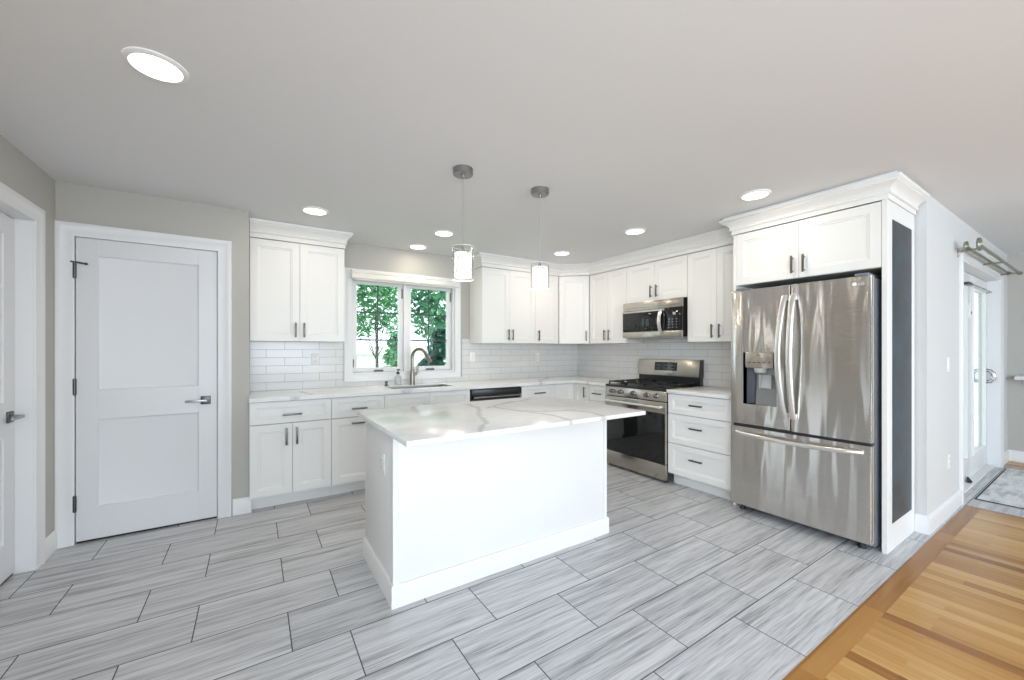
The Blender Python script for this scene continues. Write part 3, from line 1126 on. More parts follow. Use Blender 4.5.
front(t, 'door', 0, 0.490, BZ0, DRZ, (0.45, 0.515, 0.14, True))
# corner cabinet, L shaped, with a door on each leg
t = thing('corner_base_cabinet', 'white corner base cabinet with hinged doors meeting in the inside corner', 'base cabinet', (3.047, YBF, 0))
MB().box(0, 0.90, 0.0008, 0.575, BZ0, BZ1).box(0.319, 0.90, -0.290, 0.0008, BZ0, BZ1).obj('carcass', 'cabinet', t)
MB().box(0, 0.391, 0.072, 0.09, 0, BZ0 - 0.0005).box(0.391, 0.409, -0.290, 0.09, 0, BZ0 - 0.0005).obj('toe_kick', 'cabinet', t)
dr = shaker(MB(), 0, 0.298, BZ0, BZ1 - 0.006).obj('door', 'cabinet', t)
dr = shaker(MB(), 0.020, 0.288, BZ0, BZ1 - 0.006).obj('door', 'cabinet', t, (0.318, 0, 0))
dr.rotation_euler = (0, 0, math.radians(-90))
pull(dr, 0.228, 0.715, 0.13, True)
t = base('narrow white base cabinet with a drawer tight against the left of the range', (XBF, 3.483), -90, 0.281)
front(t, 'drawer', 0, 0.281, DRZ + 0.003, BZ1 - 0.006, (0.075, 0.780, 0.14, False), 0.042)
front(t, 'door', 0, 0.281, BZ0, DRZ, (0.05, 0.515, 0.14, True))
t = base('white base cabinet with three stacked drawers between the range and the refrigerator', (XBF, 2.408), -90, 0.611)
for z0, z1, hz_ in ((DRZ - 0.004, BZ1 - 0.006, 0.785), (0.405, DRZ - 0.007, 0.575), (BZ0, 0.402, 0.288)):
    front(t, 'drawer', 0, 0.611, z0, z1, (0.237, hz_, 0.125, False), 0.05)

# ------------------------------------------------------------------ worktops
CT0, CT1 = 0.8785, 0.910
SX0, SX1, SY0, SY1 = 1.125, 1.765, 3.865, 4.170
w = MB()
YC, XC = 3.722, 3.322
w.box(-0.034, SX0, YC, YB - 0.008, CT0, CT1)
w.box(SX0, SX1, YC, SY0, CT0, CT1)
w.box(SX0, SX1, SY1, YB - 0.008, CT0, CT1)
w.box(SX1, XR - 0.008, YC, YB - 0.008, CT0, CT1)
w.box(XC, XR - 0.008, 3.201, YC, CT0, CT1)
tag(w.obj('countertop', 'quartz'), 'long L shaped white quartz worktop around the sink and kitchen corner', 'countertop')
w = MB().box(XC, XR - 0.008, 1.7955, 2.410, CT0, CT1, 0.002)
tag(w.obj('countertop', 'quartz'), 'short white quartz worktop between the range and the refrigerator', 'countertop')

# sink, faucet and what stands beside them
t = thing('sink', 'stainless steel undermount sink set in the worktop below the window', 'sink', (SX0, SY0, 0.68))
sw, sd, sh = SX1 - SX0, SY1 - SY0, CT0 - 0.68
f = MB()
b = f.bm
lo = []
for ins, z in ((-0.015, sh - 0.002), (0.0015, sh - 0.002), (0.0015, sh + 0.027), (0.004, sh + 0.028), (0.004, 0.03), (0.03, 0.004)):
    lo.append([b.verts.new(p) for p in ((ins, ins, z), (sw - ins, ins, z), (sw - ins, sd - ins, z), (ins, sd - ins, z))])
for A, B in zip(lo[:-1], lo[1:]):
    for k in range(4):
        q = (k + 1) % 4
        b.faces.new((A[k], A[q], B[q], B[k]))
b.faces.new(lo[-1])
f.obj('basin', 'sink', t)
MB().lathe([(0.045, 0.004), (0.045, 0.008), (0.03, 0.009), (0.02, 0.005)], (sw / 2, sd / 2, 0), 20).obj('drain', 'nickel', t)

t = thing('faucet', 'brushed steel gooseneck pull-down faucet behind the sink', 'faucet', (1.447, 4.245, CT1))
f = MB().lathe([(0.03, 0), (0.03, 0.006), (0.028, 0.012), (0.0245, 0.10), (0.021, 0.155), (0.017, 0.17)], (0, 0, 0), 20)
f.obj('body', 'faucet', t)
dx, dy = 0.62, -0.785
pts = [(0, 0, 0.16), (0, 0, 0.28)]
for i in range(0, 13):
    a_ = math.pi - math.pi * 0.86 * i / 12
    r_ = 0.088
    k = r_ + r_ * math.cos(a_)
    pts.append((dx * k, dy * k, 0.30 + r_ * math.sin(a_)))
f = MB().tube(pts, 0.0165, 14)
f.obj('spout', 'faucet', t)
e = Vector(pts[-1])
d_ = (Vector(pts[-1]) - Vector(pts[-2])).normalized()
f = MB().tube([e - d_ * 0.004, e + d_ * 0.02, e + d_ * 0.07, e + d_ * 0.10], [0.0175, 0.019, 0.020, 0.0215], 14)
f.obj('spray_head', 'faucet', t)
f = MB().tube([(0.012, -0.006, 0.105), (0.04, -0.01, 0.118), (0.055, -0.012, 0.14), (0.058, -0.012, 0.21)], [0.017, 0.016, 0.013, 0.010], 12)
f.obj('lever', 'faucet', t)

t = thing('soap_dispenser', 'clear glass soap bottle with a dark pump left of the faucet', 'soap dispenser', (1.29, 4.24, CT1))
f = MB().lathe([(0.034, 0.0), (0.037, 0.004), (0.037, 0.085), (0.033, 0.10), (0.016, 0.112), (0.016, 0.122)], (0, 0, 0), 20)
f.obj('bottle', 'bottle', t)
f = MB().lathe([(0.017, 0.122), (0.018, 0.124), (0.018, 0.140), (0.006, 0.143), (0.005, 0.165)], (0, 0, 0), 14)
f.box(-0.012, 0.012, -0.04, 0.010, 0.163, 0.175, 0.003)
f.obj('pump', 'black', t)
f = MB().lathe([(0.023, 0), (0.023, 0.004), (0.014, 0.008), (0.013, 0.034), (0.016, 0.036), (0.016, 0.046), (0.012, 0.05)], (0, 0, 0), 16)
tag(f.obj('air_switch', 'dark_nickel', None, (1.165, 4.235, CT1)), 'short dark metal button stub on the worktop at the far left of the sink', 'air switch')

# dishwasher
t = thing('dishwasher', 'black front dishwasher set under the worktop behind the island', 'dishwasher', (1.910, 3.755, 0))
bx('tub', 'black_matte', t, 0.004, 0.638, 0.025, 0.57, 0.09, 0.874)
bx('door', 'black', t, 0.004, 0.638, -0.01, 0.024, 0.11, 0.755, bev=0.004)
f = MB().box(0.004, 0.638, -0.016, 0.024, 0.80, 0.868, 0.004)
f.obj('control_panel', 'black', t)
f = MB().box(0.03, 0.612, -0.006, 0.02, 0.757, 0.798).obj('handle_recess', 'black_matte', t)
MB().tube([(0.03, -0.012, 0.782), (0.612, -0.012, 0.782)], 0.009, 10).obj('handle', 'faucet', t)
bx('toe_panel', 'black_matte', t, 0.004, 0.638, 0.06, 0.075, 0.0, 0.088)

# ------------------------------------------------------------------ range
SW = 0.784
t = thing('range', 'stainless steel gas range with black glass oven door and five knobs', 'range', (3.312, 3.197, 0), -90)
bx('body', 'black', t, 0.0, SW, 0.035, 0.625, 0.035, 0.885)
f = MB().hexa([(0, 0.0, 0.790), (SW, 0.0, 0.790), (SW, 0.05, 0.790), (0, 0.05, 0.790), (0, 0.018, 0.892), (SW, 0.018, 0.892), (SW, 0.05, 0.892), (0, 0.05, 0.892)], 0.003)
cp = f.obj('control_panel', 'steel_flat', t)
for x in (0.100, 0.216, 0.390, 0.563, 0.676):
    k = MB().lathe([(0.026, 0.0065), (0.026, -0.002), (0.021, -0.006), (0.020, -0.026), (0.017, -0.031)], (x, 0.004, 0.838), 20, 'y')
    k.box(x - 0.004, x + 0.004, -0.032, -0.02, 0.82, 0.857, 0.001)
    k.obj('knob', 'knob', cp)
od = MB()
od.box(0.0, SW, 0.0, 0.033, 0.672, 0.782, 0.004)
od.box(0.0, 0.03, 0.002, 0.033, 0.186, 0.672)
od.box(SW - 0.03, SW, 0.002, 0.033, 0.186, 0.672)
od = od.obj('oven_door', 'steel_flat', t)
bx('door_glass', 'black_glass', od, 0.008, SW - 0.008, -0.001, 0.033, 0.186, 0.670, bev=0.001)
h = MB().tube([(0.03, -0.048, 0.735), (0.20, -0.055, 0.735), (SW - 0.20, -0.055, 0.735), (SW - 0.03, -0.048, 0.735)], 0.0125, 12)
for x in (0.05, SW - 0.05):
    h.box(x - 0.012, x + 0.012, -0.05, 0.001, 0.725, 0.745, 0.003)
h.obj('oven_handle', 'steel_bright', od)
bx('storage_drawer', 'steel_flat', t, 0.0, SW, 0.0, 0.033, 0.030, 0.180, bev=0.004)
for x in (0.03, SW - 0.03):
    for y in (0.06, 0.58):
        MB().lathe([(0.018, 0), (0.018, 0.01), (0.012, 0.036)], (x, y, 0), 12).obj('foot', 'black_matte', t)
f = MB().box(-0.001, SW + 0.001, 0.008, 0.56, 0.886, 0.908, 0.004)
ck = f.obj('cooktop', 'black', t)
for i in range(3):
    x0 = 0.022 + i * 0.243
    x1 = x0 + 0.236
    g = MB()
    for x in (x0, x1 - 0.012):
        g.box(x, x + 0.012, 0.04, 0.53, 0.932, 0.944, 0.002)
    for y in (0.04, 0.28, 0.518):
        g.box(x0 + 0.012, x1 - 0.012, y, y + 0.012, 0.932, 0.944)
    xm = (x0 + x1) / 2
    g.box(xm - 0.006, xm + 0.006, 0.052, 0.15, 0.932, 0.945).box(xm - 0.006, xm + 0.006, 0.42, 0.518, 0.932, 0.945)
    for y in (0.16, 0.40):
        g.box(x0 + 0.012, x0 + 0.08, y - 0.006, y + 0.006, 0.932, 0.945).box(x1 - 0.08, x1 - 0.012, y - 0.006, y + 0.006, 0.932, 0.945)
    for x in (x0, x1 - 0.012):
        for y in (0.04, 0.518):
            g.box(x, x + 0.012, y, y + 0.012, 0.908, 0.932)
    g.obj('grate', 'cast_iron', ck)
for (x, y, r) in ((0.14, 0.16, 0.045), (0.14, 0.40, 0.038), (0.384, 0.28, 0.05), (0.628, 0.16, 0.05), (0.628, 0.40, 0.034)):
    MB().lathe([(r, 0.908), (r, 0.916), (r * 0.8, 0.918), (r * 0.8, 0.926), (r * 0.7, 0.929)], (x, y, 0), 20).obj('burner', 'cast_iron', ck)
bx('riser', 'black', t, 0.0, SW, 0.575, 0.625, 0.886, 1.004)
f = MB().hexa([(0.0, 0.545, 1.000), (SW, 0.545, 1.000), (SW, 0.630, 1.000), (0.0, 0.630, 1.000), (0.0, 0.570, 1.182), (SW, 0.570, 1.182), (SW, 0.630, 1.182), (0.0, 0.630, 1.182)], 0.004)
bg = f.obj('backguard', 'steel_flat', t)
f = MB().hexa([(SW + 0.0004, 0.548, 1.0), (SW + 0.004, 0.548, 1.0), (SW + 0.004, 0.631, 1.0), (SW + 0.0004, 0.631, 1.0), (SW + 0.0004, 0.571, 1.184), (SW + 0.004, 0.571, 1.184), (SW + 0.004, 0.631, 1.184), (SW + 0.0004, 0.631, 1.184)])
f.obj('side_cap', 'black', bg)
tl = math.atan2(0.025, 0.182)


def on_guard(x0, x1, z0, z1, off):
    """thin slab lying on the tilted backguard face"""
    def yy(z):
        return 0.545 + (z - 1.0) * 0.025 / 0.182
    return MB().hexa([(x0, yy(z0) - off, z0), (x1, yy(z0) - off, z0), (x1, yy(z0) + 0.004, z0), (x0, yy(z0) + 0.004, z0),
                      (x0, yy(z1) - off, z1), (x1, yy(z1) - off, z1), (x1, yy(z1) + 0.004, z1), (x0, yy(z1) + 0.004, z1)])


dp = on_guard(0.236, 0.524, 1.058, 1.152, 0.0015).obj('display', 'black_glass', bg)
for i in range(6):
    z = 1.082 if i < 3 else 1.118
    x = 0.263 + 0.09 * (i % 3)
    yy = 0.545 + (z - 1.0) * 0.025 / 0.182
    MB().box(x, x + 0.045, yy - 0.0028, yy, z - 0.004, z + 0.004).obj('display_mark', 'display_text', bg)

# ------------------------------------------------------------------ microwave
MWD = 0.756
t = thing('microwave', 'stainless over-the-range microwave with black glass door above the range', 'microwave', (3.578, 3.166, 1.412), -90)
bx('body', 'black', t, 0.0, MWD, 0.02, 0.368, 0.012, 0.404)
bx('vent_panel', 'steel_flat', t, 0.0, MWD, -0.002, 0.02, 0.312, 0.404, bev=0.003)
f = MB()
f.box(0.03, MWD - 0.03, -0.0032, 0.0, 0.340, 0.343)
f.obj('vent_line', 'mark_gray', t)
dd = bx('door', 'black_glass', t, 0.0, 0.556, -0.010, 0.02, 0.078, 0.308, bev=0.002)
bx('door_trim', 'steel_flat', dd, 0.0, 0.556, -0.012, -0.0095, 0.288, 0.309)
cpn = bx('control_panel', 'black_glass', t, 0.559, MWD, -0.010, 0.02, 0.078, 0.308, bev=0.002)
for i in range(4):
    for j in range(3):
        MB().box(0.60 + j * 0.045, 0.612 + j * 0.045, -0.0106, -0.0099, 0.105 + i * 0.028, 0.110 + i * 0.028).obj('button_mark', 'plastic_gray', cpn)
MB().box(0.655, 0.685, -0.0106, -0.0099, 0.235, 0.262).obj('clock_display', 'plastic_gray', cpn)
bx('bottom_trim', 'steel_flat', t, 0.0, MWD, -0.010, 0.02, 0.012, 0.076, bev=0.003)
h = MB()
pts = []
for i in range(13):
    q = i / 12
    z = 0.055 + 0.24 * q
    pts.append((0.518, -0.014 - 0.040 * math.sin(math.pi * q) ** 0.7, z))
h.tube(pts, 0.010, 12, ry=0.020, up=(0, -1, 0))
h.obj('handle', 'steel_bright', t)
f = MB().box(0.03, MWD - 0.03, 0.05, 0.34, 0.0, 0.012)
f.obj('grease_filter', 'plastic_gray', t)

# ------------------------------------------------------------------ refrigerator
FW = 0.880
t = thing('refrigerator', 'stainless steel french door refrigerator with water dispenser and bottom freezer', 'refrigerator', (3.252, 1.756, 0), -90)
bx('case', 'fridge_side', t, 0.004, FW - 0.002, 0.075, 0.64, 0.035, 1.752)
bx('top_cover', 'black_matte', t, 0.0, FW - 0.006, 0.09, 0.50, 1.752, 1.775)


def bowed(mb, x0, x1, z0, z1, y1, bow, n=10, rad=0.003, inside=0.058):
    """door skin: front gently bowed about the vertical axis with rounded side edges"""
    pts = []
    for i in range(n + 1):
        q = i / n
        x = x0 + rad + (x1 - x0 - 2 * rad) * q
        pts.append((x, -bow * (1 - (2 * q - 1) ** 2)))
    pts = [(x0 + rad, 0.0)] + [(pts[0][0] + 0.004, -0.0002)] + pts[1:-1] + [(pts[-1][0] - 0.004, -0.0002), (x1 - rad, 0.0)]
    left = [(x0, inside), (x0, rad), (x0 + rad * 0.3, rad * 0.3)]
    right = [(x1 - rad * 0.3, rad * 0.3), (x1, rad), (x1, inside)]
    prof = left + pts + right
    a = [mb.bm.verts.new((x, y, z0)) for x, y in prof]
    b2 = [mb.bm.verts.new((x, y, z1)) for x, y in prof]
    k = len(prof)
    for i in range(k):
        q = (i + 1) % k
        mb.bm.faces.new((a[i], a[q], b2[q], b2[i]))
    mb.bm.faces.new(list(reversed(a)))
    mb.bm.faces.new(b2)
    return mb


DH = (0.098, 0.339, 0.868, 1.272)
d = MB().ring_plate(0.0, 0.4265, 0.705, 1.764, DH, 0.0, 0.058, 0.008).obj('door', 'steel', t)
# dispenser recess
cav = MB()
cav.box(DH[0] - 0.002, DH[0], 0.001, 0.070, DH[2], DH[3])
cav.box(DH[1], DH[1] + 0.002, 0.001, 0.070, DH[2], DH[3])
cav.box(DH[0], DH[1], 0.001, 0.070, DH[3], DH[3] + 0.002)
cav.box(DH[0], DH[1], 0.001, 0.070, DH[2] - 0.002, DH[2])
cav.box(DH[0], DH[1], 0.070, 0.073, DH[2], DH[3])
cav.obj('dispenser_recess', 'plastic_dark', d)
f = MB().hexa([(0.185, 0.015, 0.864), (DH[1], 0.010, 0.864), (DH[1], 0.069, 0.864), (0.15, 0.069, 0.864), (0.185, 0.05, 1.16), (DH[1], 0.05, 1.16), (DH[1], 0.069, 1.16), (0.15, 0.069, 1.16)])
f.obj('dispenser_back', 'dispenser_gray', d)
f = MB().box(0.115, 0.318, -0.003, 0.03, 1.152, 1.274, 0.003).obj('dispenser_panel', 'steel_flat', d)
for i in range(5):
    MB().box(0.135 + i * 0.036, 0.157 + i * 0.036, -0.0036, -0.0029, 1.192, 1.199).obj('panel_mark', 'mark_gray', d)
MB().box(0.205, 0.24, -0.0036, -0.0029, 1.250, 1.254).obj('panel_mark', 'mark_gray', d)
MB().lathe([(0.04, 1.118), (0.045, 1.152)], (0.215, 0.025, 0), 16).obj('ice_chute', 'plastic_gray', d)
f = MB().hexa([(0.222, 0.006, 1.0), (0.29, 0.006, 1.0), (0.29, 0.014, 1.0), (0.222, 0.014, 1.0), (0.222, 0.034, 1.10), (0.29, 0.034, 1.10), (0.29, 0.042, 1.10), (0.222, 0.042, 1.10)], 0.002)
f.box(0.215, 0.222, 0.004, 0.04, 0.995, 1.10).box(0.29, 0.297, 0.004, 0.04, 0.995, 1.10)
f.obj('paddle', 'plastic_gray', d)


def arc_handle(parent, pts_, w, th, m='steel_bright', up=(1, 0, 0)):
    mb = MB()
    mb.tube(pts_, w / 2, 12, ry=th / 2, up=up)
    return mb


def door_handle(parent, xa, xm):
    pts_ = []
    for i in range(21):
        q = i / 20
        z = 0.800 + 0.885 * q
        s = math.sin(math.pi * q)
        pts_.append((xa + (xm - xa) * s, -0.022 - 0.046 * s ** 0.6, z))
    mb = arc_handle(parent, pts_, 0.040, 0.020)
    for z in (0.812, 1.672):
        mb.box(xa - 0.011, xa + 0.011, -0.026, 0.004, z - 0.02, z + 0.02, 0.004)
    return mb.obj('handle', 'steel_bright', parent)


door_handle(d, 0.404, 0.372)
d2_ = bowed(MB(), 0.4325, FW, 0.705, 1.764, 0.058, 0.004).obj('door', 'steel', t)
door_handle(d2_, 0.456, 0.446)
bdg = MB().lathe([(0.012, -0.0035), (0.012, 0.004)], (0.796, -0.001, 1.716), 24, 'y').obj('badge', 'white_text', d2_)
text_obj('badge_letters', 'LG', 0.026, 'gray_text', d2_, (0.815, -0.0028, 1.716), (math.radians(90), 0, 0))
f = bowed(MB(), 0.0, FW, 0.064, 0.684, 0.058, 0.005, 14)
fz = f.obj('freezer_drawer', 'steel', t)
pts = []
for i in range(21):
    q = i / 20
    x = 0.052 + 0.785 * q
    s = math.sin(math.pi * q)
    pts.append((x, -0.02 - 0.05 * s ** 0.6, 0.634 + 0.010 * (1 - s) - 0.004))
mb = MB().tube(pts, 0.015, 12, ry=0.009, up=(0, 0, 1))
for x in (0.066, 0.823):
    mb.box(x - 0.02, x + 0.02, -0.026, 0.004, 0.628, 0.648, 0.004)
mb.obj('handle', 'steel_bright', fz)
MB().ring_plate(0.012, FW - 0.012, 0.07, 1.755, (0.085, 0.352, 0.855, 1.285), 0.02, 0.0745).obj('gasket', 'black_matte', t)
for x in (0.03, FW - 0.09):
    MB().box(x, x + 0.07, 0.02, 0.12, 1.769, 1.786, 0.004).obj('hinge_cover', 'fridge_side', t)
for x in (0.05, FW - 0.07):
    for y in (0.09, 0.58):
        MB().lathe([(0.022, 0), (0.022, 0.012), (0.012, 0.036)], (x, y, 0), 12).obj('foot', 'black_matte', t)

# ------------------------------------------------------------------ island
IX0, IX1, IY0, IY1 = 0.590, 2.088, 2.008, 2.630
t = thing('kitchen_island', 'white paneled island cabinet standing alone on the gray tile floor', 'island', (IX0, IY0, 0))
iw, idp = IX1 - IX0, IY1 - IY0
bx('carcass', 'cabinet', t, 0.0, iw, 0.0, idp - 0.02, 0.1, 0.884, bev=0.001)
bx('toe_kick', 'cabinet', t, 0.01, iw - 0.01, 0.01, idp - 0.09, 0.0, 0.1)
f = MB()
f.box(-0.006, 0.0, 0.0, 0.052, 0.105, CT0 - 0.001, 0.001, 1)
f.box(-0.006, 0.022, -0.006, 0.0, 0.105, CT0 - 0.001, 0.001, 1)
f.obj('corner_trim', 'cabinet', t)
f = MB().box(iw - 0.022, iw + 0.004, -0.006, 0.0, 0.105, CT0 - 0.001, 0.001, 1)
f.obj('corner_trim', 'cabinet', t)
prof = [(0, 0), (0.016, 0), (0.016, 0.104), (0.012, 0.112), (0.0, 0.112)]
f = MB().sweep([(0.0, idp - 0.012), (0.0, 0.0), (iw, 0.0), (iw, idp - 0.012)], prof, 1.0)
pb = f.obj('base_trim', 'cabinet', t)
for k in range(2):
    o = shaker(MB(), iw / 2 * k, iw / 2 * (k + 1), BZ0, CT0 - 0.006).obj('door', 'cabinet', t)
    o.location = (iw, idp - 0.02, 0)
    o.rotation_euler = (0, 0, math.pi)
    pull(o, iw / 2 + (-0.05 if k == 0 else 0.05), 0.70, 0.13, True)
w = MB().box(0.538, 2.070, 1.650, 2.650, 0.8845, CT1, 0.003)
tag(w.obj('countertop', 'quartz_island'), 'white quartz island top with bold gray veins, overhanging the near side', 'countertop')


# ------------------------------------------------------------------ outlets and switches
def plate(name, label, cat, loc, rot, kind, w=0.072, h=0.116):
    t = thing(name, label, cat, loc, rot)
    MB().box(-w / 2, w / 2, -0.006, 0.0, -h / 2, h / 2, 0.003).obj('cover_plate', 'plate', t)
    if kind == 'outlet':
        for z in (-0.02, 0.02):
            r = MB().box(-0.016, 0.016, -0.0085, -0.006, z - 0.0135, z + 0.0135, 0.002).obj('receptacle', 'plate', t)
            MB().box(-0.008, -0.005, -0.0089, -0.0084, z - 0.005, z + 0.006).box(0.005, 0.008, -0.0089, -0.0084, z - 0.005, z + 0.006).obj('slot', 'slot', r)
    else:
        MB().box(-0.016, 0.016, -0.009, -0.006, -0.033, 0.033, 0.003).obj('rocker', 'plate', t)
    return t


plate('wall_outlet', 'white electrical outlet on the left end of the island', 'outlet', (IX0, 2.205, 0.675), -90, 'outlet')
plate('wall_outlet', 'white outlet on the backsplash tile under the cabinet left of the window', 'outlet', (0.506, YB - 0.008, 1.200), 0, 'outlet')
plate('light_switch', 'white switch plate on the backsplash tile immediately right of the window', 'light switch', (2.235, YB - 0.008, 1.200), 0, 'switch')
plate('wall_outlet', 'white outlet on the back wall tile near the corner, above the drawer', 'outlet', (3.215, YB - 0.008, 1.19), 0, 'outlet')
plate('light_switch', 'white rocker switch on the wall between chalkboard and patio door', 'light switch', (4.575, YW, 1.176), 0, 'switch')
plate('wall_outlet', 'white outlet low on the wall between chalkboard and patio door', 'outlet', (4.59, YW, 0.417), 0, 'outlet')


# ------------------------------------------------------------------ ceiling lights and pendants
def downlight():
    t = thing('recessed_light', '', 'ceiling light', (0, 0, CEIL))
    MB().lathe([(0.098, 0.0), (0.098, -0.004), (0.092, -0.008), (0.080, -0.010), (0.079, -0.004)], (0, 0, 0), 40, cap=False).obj('trim_ring', 'plate', t)
    MB().lathe([(0.0795, -0.0055), (0.0795, -0.0035)], (0, 0, 0), 40).obj('lens', 'lens', t)
    return t


LIGHTS = [((-0.318, 2.042), 'large round recessed ceiling light above the pantry door, nearest the camera', 2.5),
          ((0.403, 3.496), 'recessed ceiling light in front of the wall cabinet left of the window', 2.2),
          ((1.505, 3.513), 'recessed ceiling light left of the nearer pendant, out from the sink', 4.0),
          ((1.470, 4.127), 'recessed ceiling light closest to the wall over the kitchen window', 0.9),
          ((2.951, 3.514), 'recessed ceiling light in front of the diagonal corner cabinet', 3.6),
          ((2.970, 2.490), 'recessed ceiling light in front of the microwave', 3.0),
          ((2.983, 1.439), 'recessed ceiling light in front of the refrigerator cabinet', 2.2)]
proto = downlight()
WARM = (1.0, 0.88, 0.70)
for i, ((x, y), lb, pw) in enumerate(LIGHTS):
    if i == 0:
        o = proto
    else:
        o = proto.copy()
        COL.objects.link(o)
        for ch in proto.children:
            q = ch.copy()
            q.parent = o
            COL.objects.link(q)
    o.location = (x, y, CEIL - 0.0005)
    o['label'] = lb
    o['group'] = 'recessed ceiling lights'
    ld = bpy.data.lights.new('downlight_lamp', 'AREA')
    ld.shape = 'DISK'
    ld.size = 0.15
    ld.energy = pw
    ld.color = WARM
    lo_ = bpy.data.objects.new('downlight_lamp', ld)
    lo_.location = (x, y, CEIL - 0.013)
    COL.objects.link(lo_)


def pendant(x, y, z0, z1, label):
    t = thing('pendant_light', label, 'pendant light', (x, y, CEIL), 0, 'pendant lights over the island')
    MB().lathe([(0.061, 0.0), (0.061, -0.034), (0.057, -0.038), (0.012, -0.038), (0.010, -0.055)], (0, 0, 0), 32).obj('canopy', 'canopy', t)
    MB().tube([(0, 0, -0.045), (0, 0, z1 - CEIL - 0.02)], 0.0022, 8).obj('cord', 'cord', t)
    a, b = z0 - CEIL, z1 - CEIL
    sh = MB().lathe([(0.064, a), (0.064, b), (0.060, b), (0.060, a), (0.064, a)], (0, 0, 0), 32, cap=False).obj('glass_shade', 'shade_glass', t)
    for zz in (a, b):
        MB().torus((0, 0, zz), 0.062, 0.0024, 'z', 32, 8).obj('shade_rim', 'plate', t)
    MB().lathe([(0.010, b - 0.03), (0.011, b - 0.03), (0.011, b - 0.004), (0.004, b + 0.004)], (0, 0, 0), 16).obj('socket', 'canopy', t)
    cr = MB()
    rnd = random.Random(3)
    for k in range(19):
        an = 2 * math.pi * k / 19
        z = a + 0.016
        while z < b - 0.03:
            s_ = 0.0075 + rnd.random() * 0.002
            bmesh.ops.create_icosphere(cr.bm, subdivisions=1, radius=s_, matrix=Matrix.Translation((0.046 * math.cos(an), 0.046 * math.sin(an), z)))
            z += 0.0155
    cr.obj('crystal_strands', 'crystal', t)
    MB().lathe([(0.020, a + 0.03), (0.026, a + 0.06), (0.026, b - 0.06), (0.016, b - 0.032)], (0, 0, 0), 16).obj('bulb', 'crystal', t)
    ld = bpy.data.lights.new('pendant_lamp', 'POINT')
    ld.energy = 1.2
    ld.color = (1.0, 0.93, 0.84)
    ld.shadow_soft_size = 0.06
    lo_ = bpy.data.objects.new('pendant_lamp', ld)
    lo_.location = (x, y, z0 - 0.02)
    COL.objects.link(lo_)
    return t


pendant(1.067, 2.20, 1.722, 1.920, 'pendant over the left half of the island, nearer the sink window')
pendant(1.648, 2.196, 1.715, 1.885, 'pendant over the right half of the island, toward the range')

# ------------------------------------------------------------------ patio corner
t = thing('curtain_rod', 'double pewter curtain rod with no curtains above the patio door', 'curtain rod', (4.87, YW, 2.12))
for (y, x1, R) in ((-0.06, 2.0, 0.028), (-0.13, 2.06, 0.042)):
    r = MB().tube([(-0.02, y, 0), (x1, y, 0)], 0.013, 10).obj('rod', 'rod', t)
    MB().torus((-0.045 - R * 0.4, y, 0.006), R, 0.012, 'y').obj('finial', 'rod', r)
    MB().lathe([(0.010, x1), (0.02, x1 + 0.012), (0.022, x1 + 0.03), (0.012, x1 + 0.05), (0.004, x1 + 0.06)], (0, y, 0), 14, 'x').obj('finial', 'rod', r)
for x in (0.03, 0.98, 1.94):
    b_ = MB().box(x - 0.012, x + 0.012, -0.004, 0.0, -0.06, 0.0, 0.001)
    b_.tube([(x, -0.003, -0.045), (x, -0.008, -0.02), (x, -0.03, -0.014), (x, -0.135, -0.014)], 0.008, 8)
    b_.obj('bracket', 'rod', t)
t = thing('wall_shelf', 'white wall ledge on the beige wall at the far right', 'shelf', (7.40, 0, 0.95))
bx('board', 'trim', t, -0.20, 0.0, -1.3, 0.70, 0.0, 0.042, bev=0.004)
bx('cleat', 'trim', t, -0.03, 0.0, -1.25, 0.65, -0.06, 0.0)
t = thing('door_mat', 'pale gray streaked entry mat with dark edge by the patio door', 'door mat', (5.235, -0.75, 0.0))
bx('mat_edge', 'black_matte', t, 0.0, 1.6, 0.0, 1.475, 0.0, 0.005)
bx('mat_surface', 'rug', t, 0.014, 1.586, 0.014, 1.461, 0.0045, 0.009)


# ------------------------------------------------------------------ garden outside
g = MB().box(-14, 24, 4.6, 30, -0.5, -0.35)
struct(g.obj('ground', 'lawn'))
g = MB().box(4.1, 12, 0.95, 4.6, -0.2, -0.03)
struct(g.obj('ground_patio', 'paving'))


def fence(x0, x1, y, z1):  # added boards that stand in for an overexposed deck
    t = thing('added_fence', 'added white board fence standing for the overexposed deck outside the window', 'fence', (x0, y, -0.36))
    h_ = z1 + 0.36
    f_ = MB()
    n = int((x1 - x0) / 0.15)
    for i in range(n):
        f_.box(i * 0.15, i * 0.15 + 0.142, 0.02, 0.04, 0.05, h_ - 0.06)
    f_.obj('boards', 'fence', t)
    f_ = MB().box(0, x1 - x0, 0.0, 0.02, 0.25, 0.34).box(0, x1 - x0, 0.0, 0.02, h_ - 0.25, h_ - 0.16)
    f_.obj('rail', 'fence', t)
    for i in range(5):
        MB().box((x1 - x0) * i / 4 - 0.05, (x1 - x0) * i / 4 + 0.05, -0.06, 0.04, 0, h_).obj('post', 'fence', t)


fence(-1.0, 7.0, 9.9, 1.42)


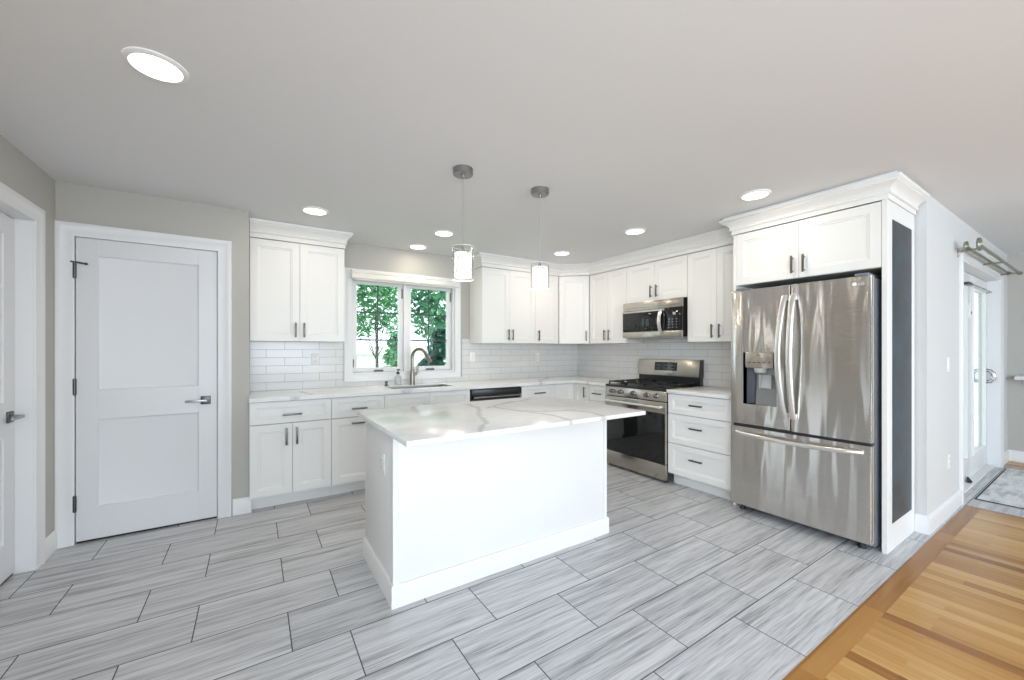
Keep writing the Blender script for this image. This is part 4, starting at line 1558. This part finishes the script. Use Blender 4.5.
def tree(name, label, x, y, blobs, nleaf, size, m, trunk_h, trunk_r, group):
    rnd = random.Random(name + str(x))
    t = thing(name, label, 'tree' if 'tree' in name else 'shrub', (x, y, -0.36), 0, group)
    tr = MB().tube([(0, 0, 0), (0.03, 0.02, trunk_h * 0.5), (0, 0, trunk_h)], [trunk_r, trunk_r * 0.8, trunk_r * 0.5], 10)
    for (bx_, by_, bz_, br) in blobs:
        tr.tube([(0, 0, trunk_h * 0.6), (bx_ * 0.5, by_ * 0.5, (trunk_h * 0.6 + bz_) / 2), (bx_, by_, bz_)], [trunk_r * 0.25, trunk_r * 0.18, trunk_r * 0.1], 7)
    tr.obj('trunk', 'bark', t)
    vs, fs = [], []
    tot = sum(b_[3] ** 2 for b_ in blobs)
    for (bx_, by_, bz_, br) in blobs:
        for _ in range(int(nleaf * br * br / tot)):
            u = Vector((rnd.gauss(0, 1), rnd.gauss(0, 1), rnd.gauss(0, 1))).normalized()
            p = Vector((bx_, by_, bz_)) + u * br * (0.35 + 0.65 * rnd.random() ** 0.6)
            s_ = size * (0.6 + 0.8 * rnd.random())
            R_ = Euler((rnd.uniform(-1.1, 1.1), rnd.uniform(-1.1, 1.1), rnd.uniform(0, 6.28))).to_matrix()
            k = len(vs)
            for q in ((0, -s_, 0), (s_ * 0.42, -s_ * 0.25, s_ * 0.12), (s_ * 0.34, s_ * 0.45, s_ * 0.10), (0, s_, -s_ * 0.1), (-s_ * 0.34, s_ * 0.45, s_ * 0.10), (-s_ * 0.42, -s_ * 0.25, s_ * 0.12)):
                vs.append(p + R_ @ Vector(q))
            fs += [(k, k + 1, k + 2, k + 3), (k, k + 3, k + 4, k + 5)]
    me = bpy.data.meshes.new('foliage')
    me.from_pydata(vs, [], fs)
    me.materials.append(M[m])
    o = bpy.data.objects.new('foliage', me)
    o.parent = t
    COL.objects.link(o)
    return t


GP = 'garden plants outside the window'
tree('garden_tree', 'light green leafy tree filling the upper left window pane', 2.15, 8.6, [(0, 0, 2.75, 0.42), (-0.45, 0.2, 2.95, 0.38), (0.35, -0.2, 2.2, 0.30), (0.4, 0.2, 2.85, 0.35), (-0.35, 0, 2.15, 0.32), (0.05, 0.1, 2.25, 0.28), (0.1, 0.1, 3.4, 0.5)], 1900, 0.06, 'leaf_light', 2.4, 0.04, GP)
tree('garden_tree', 'mid green large leaved tree filling the upper right window pane', 2.6, 6.5, [(-0.1, 0, 2.15, 0.36), (0.3, 0.2, 2.35, 0.36), (-0.3, -0.1, 2.5, 0.34), (0.1, -0.2, 1.75, 0.30), (0.35, 0, 1.75, 0.32), (0.05, 0, 2.75, 0.42)], 1500, 0.06, 'leaf_mid', 2.0, 0.04, GP)
tree('garden_shrub', 'bright green shrub at the lower right of the left window sash', 2.16, 7.5, [(0, 0, 1.2, 0.16), (0.03, 0, 1.5, 0.17), (0.08, 0.05, 1.8, 0.15), (0, 0, 0.8, 0.25)], 1000, 0.055, 'leaf_light', 1.3, 0.025, GP)
tree('garden_shrub', 'dark glossy shrub outside the lower right window pane', 2.14, 5.45, [(0, 0, 1.40, 0.17), (0.10, 0, 1.62, 0.15), (-0.12, 0, 1.15, 0.22), (0.12, 0.05, 1.25, 0.22), (0.14, 0, 1.85, 0.12)], 900, 0.06, 'leaf_dark', 1.0, 0.025, GP)
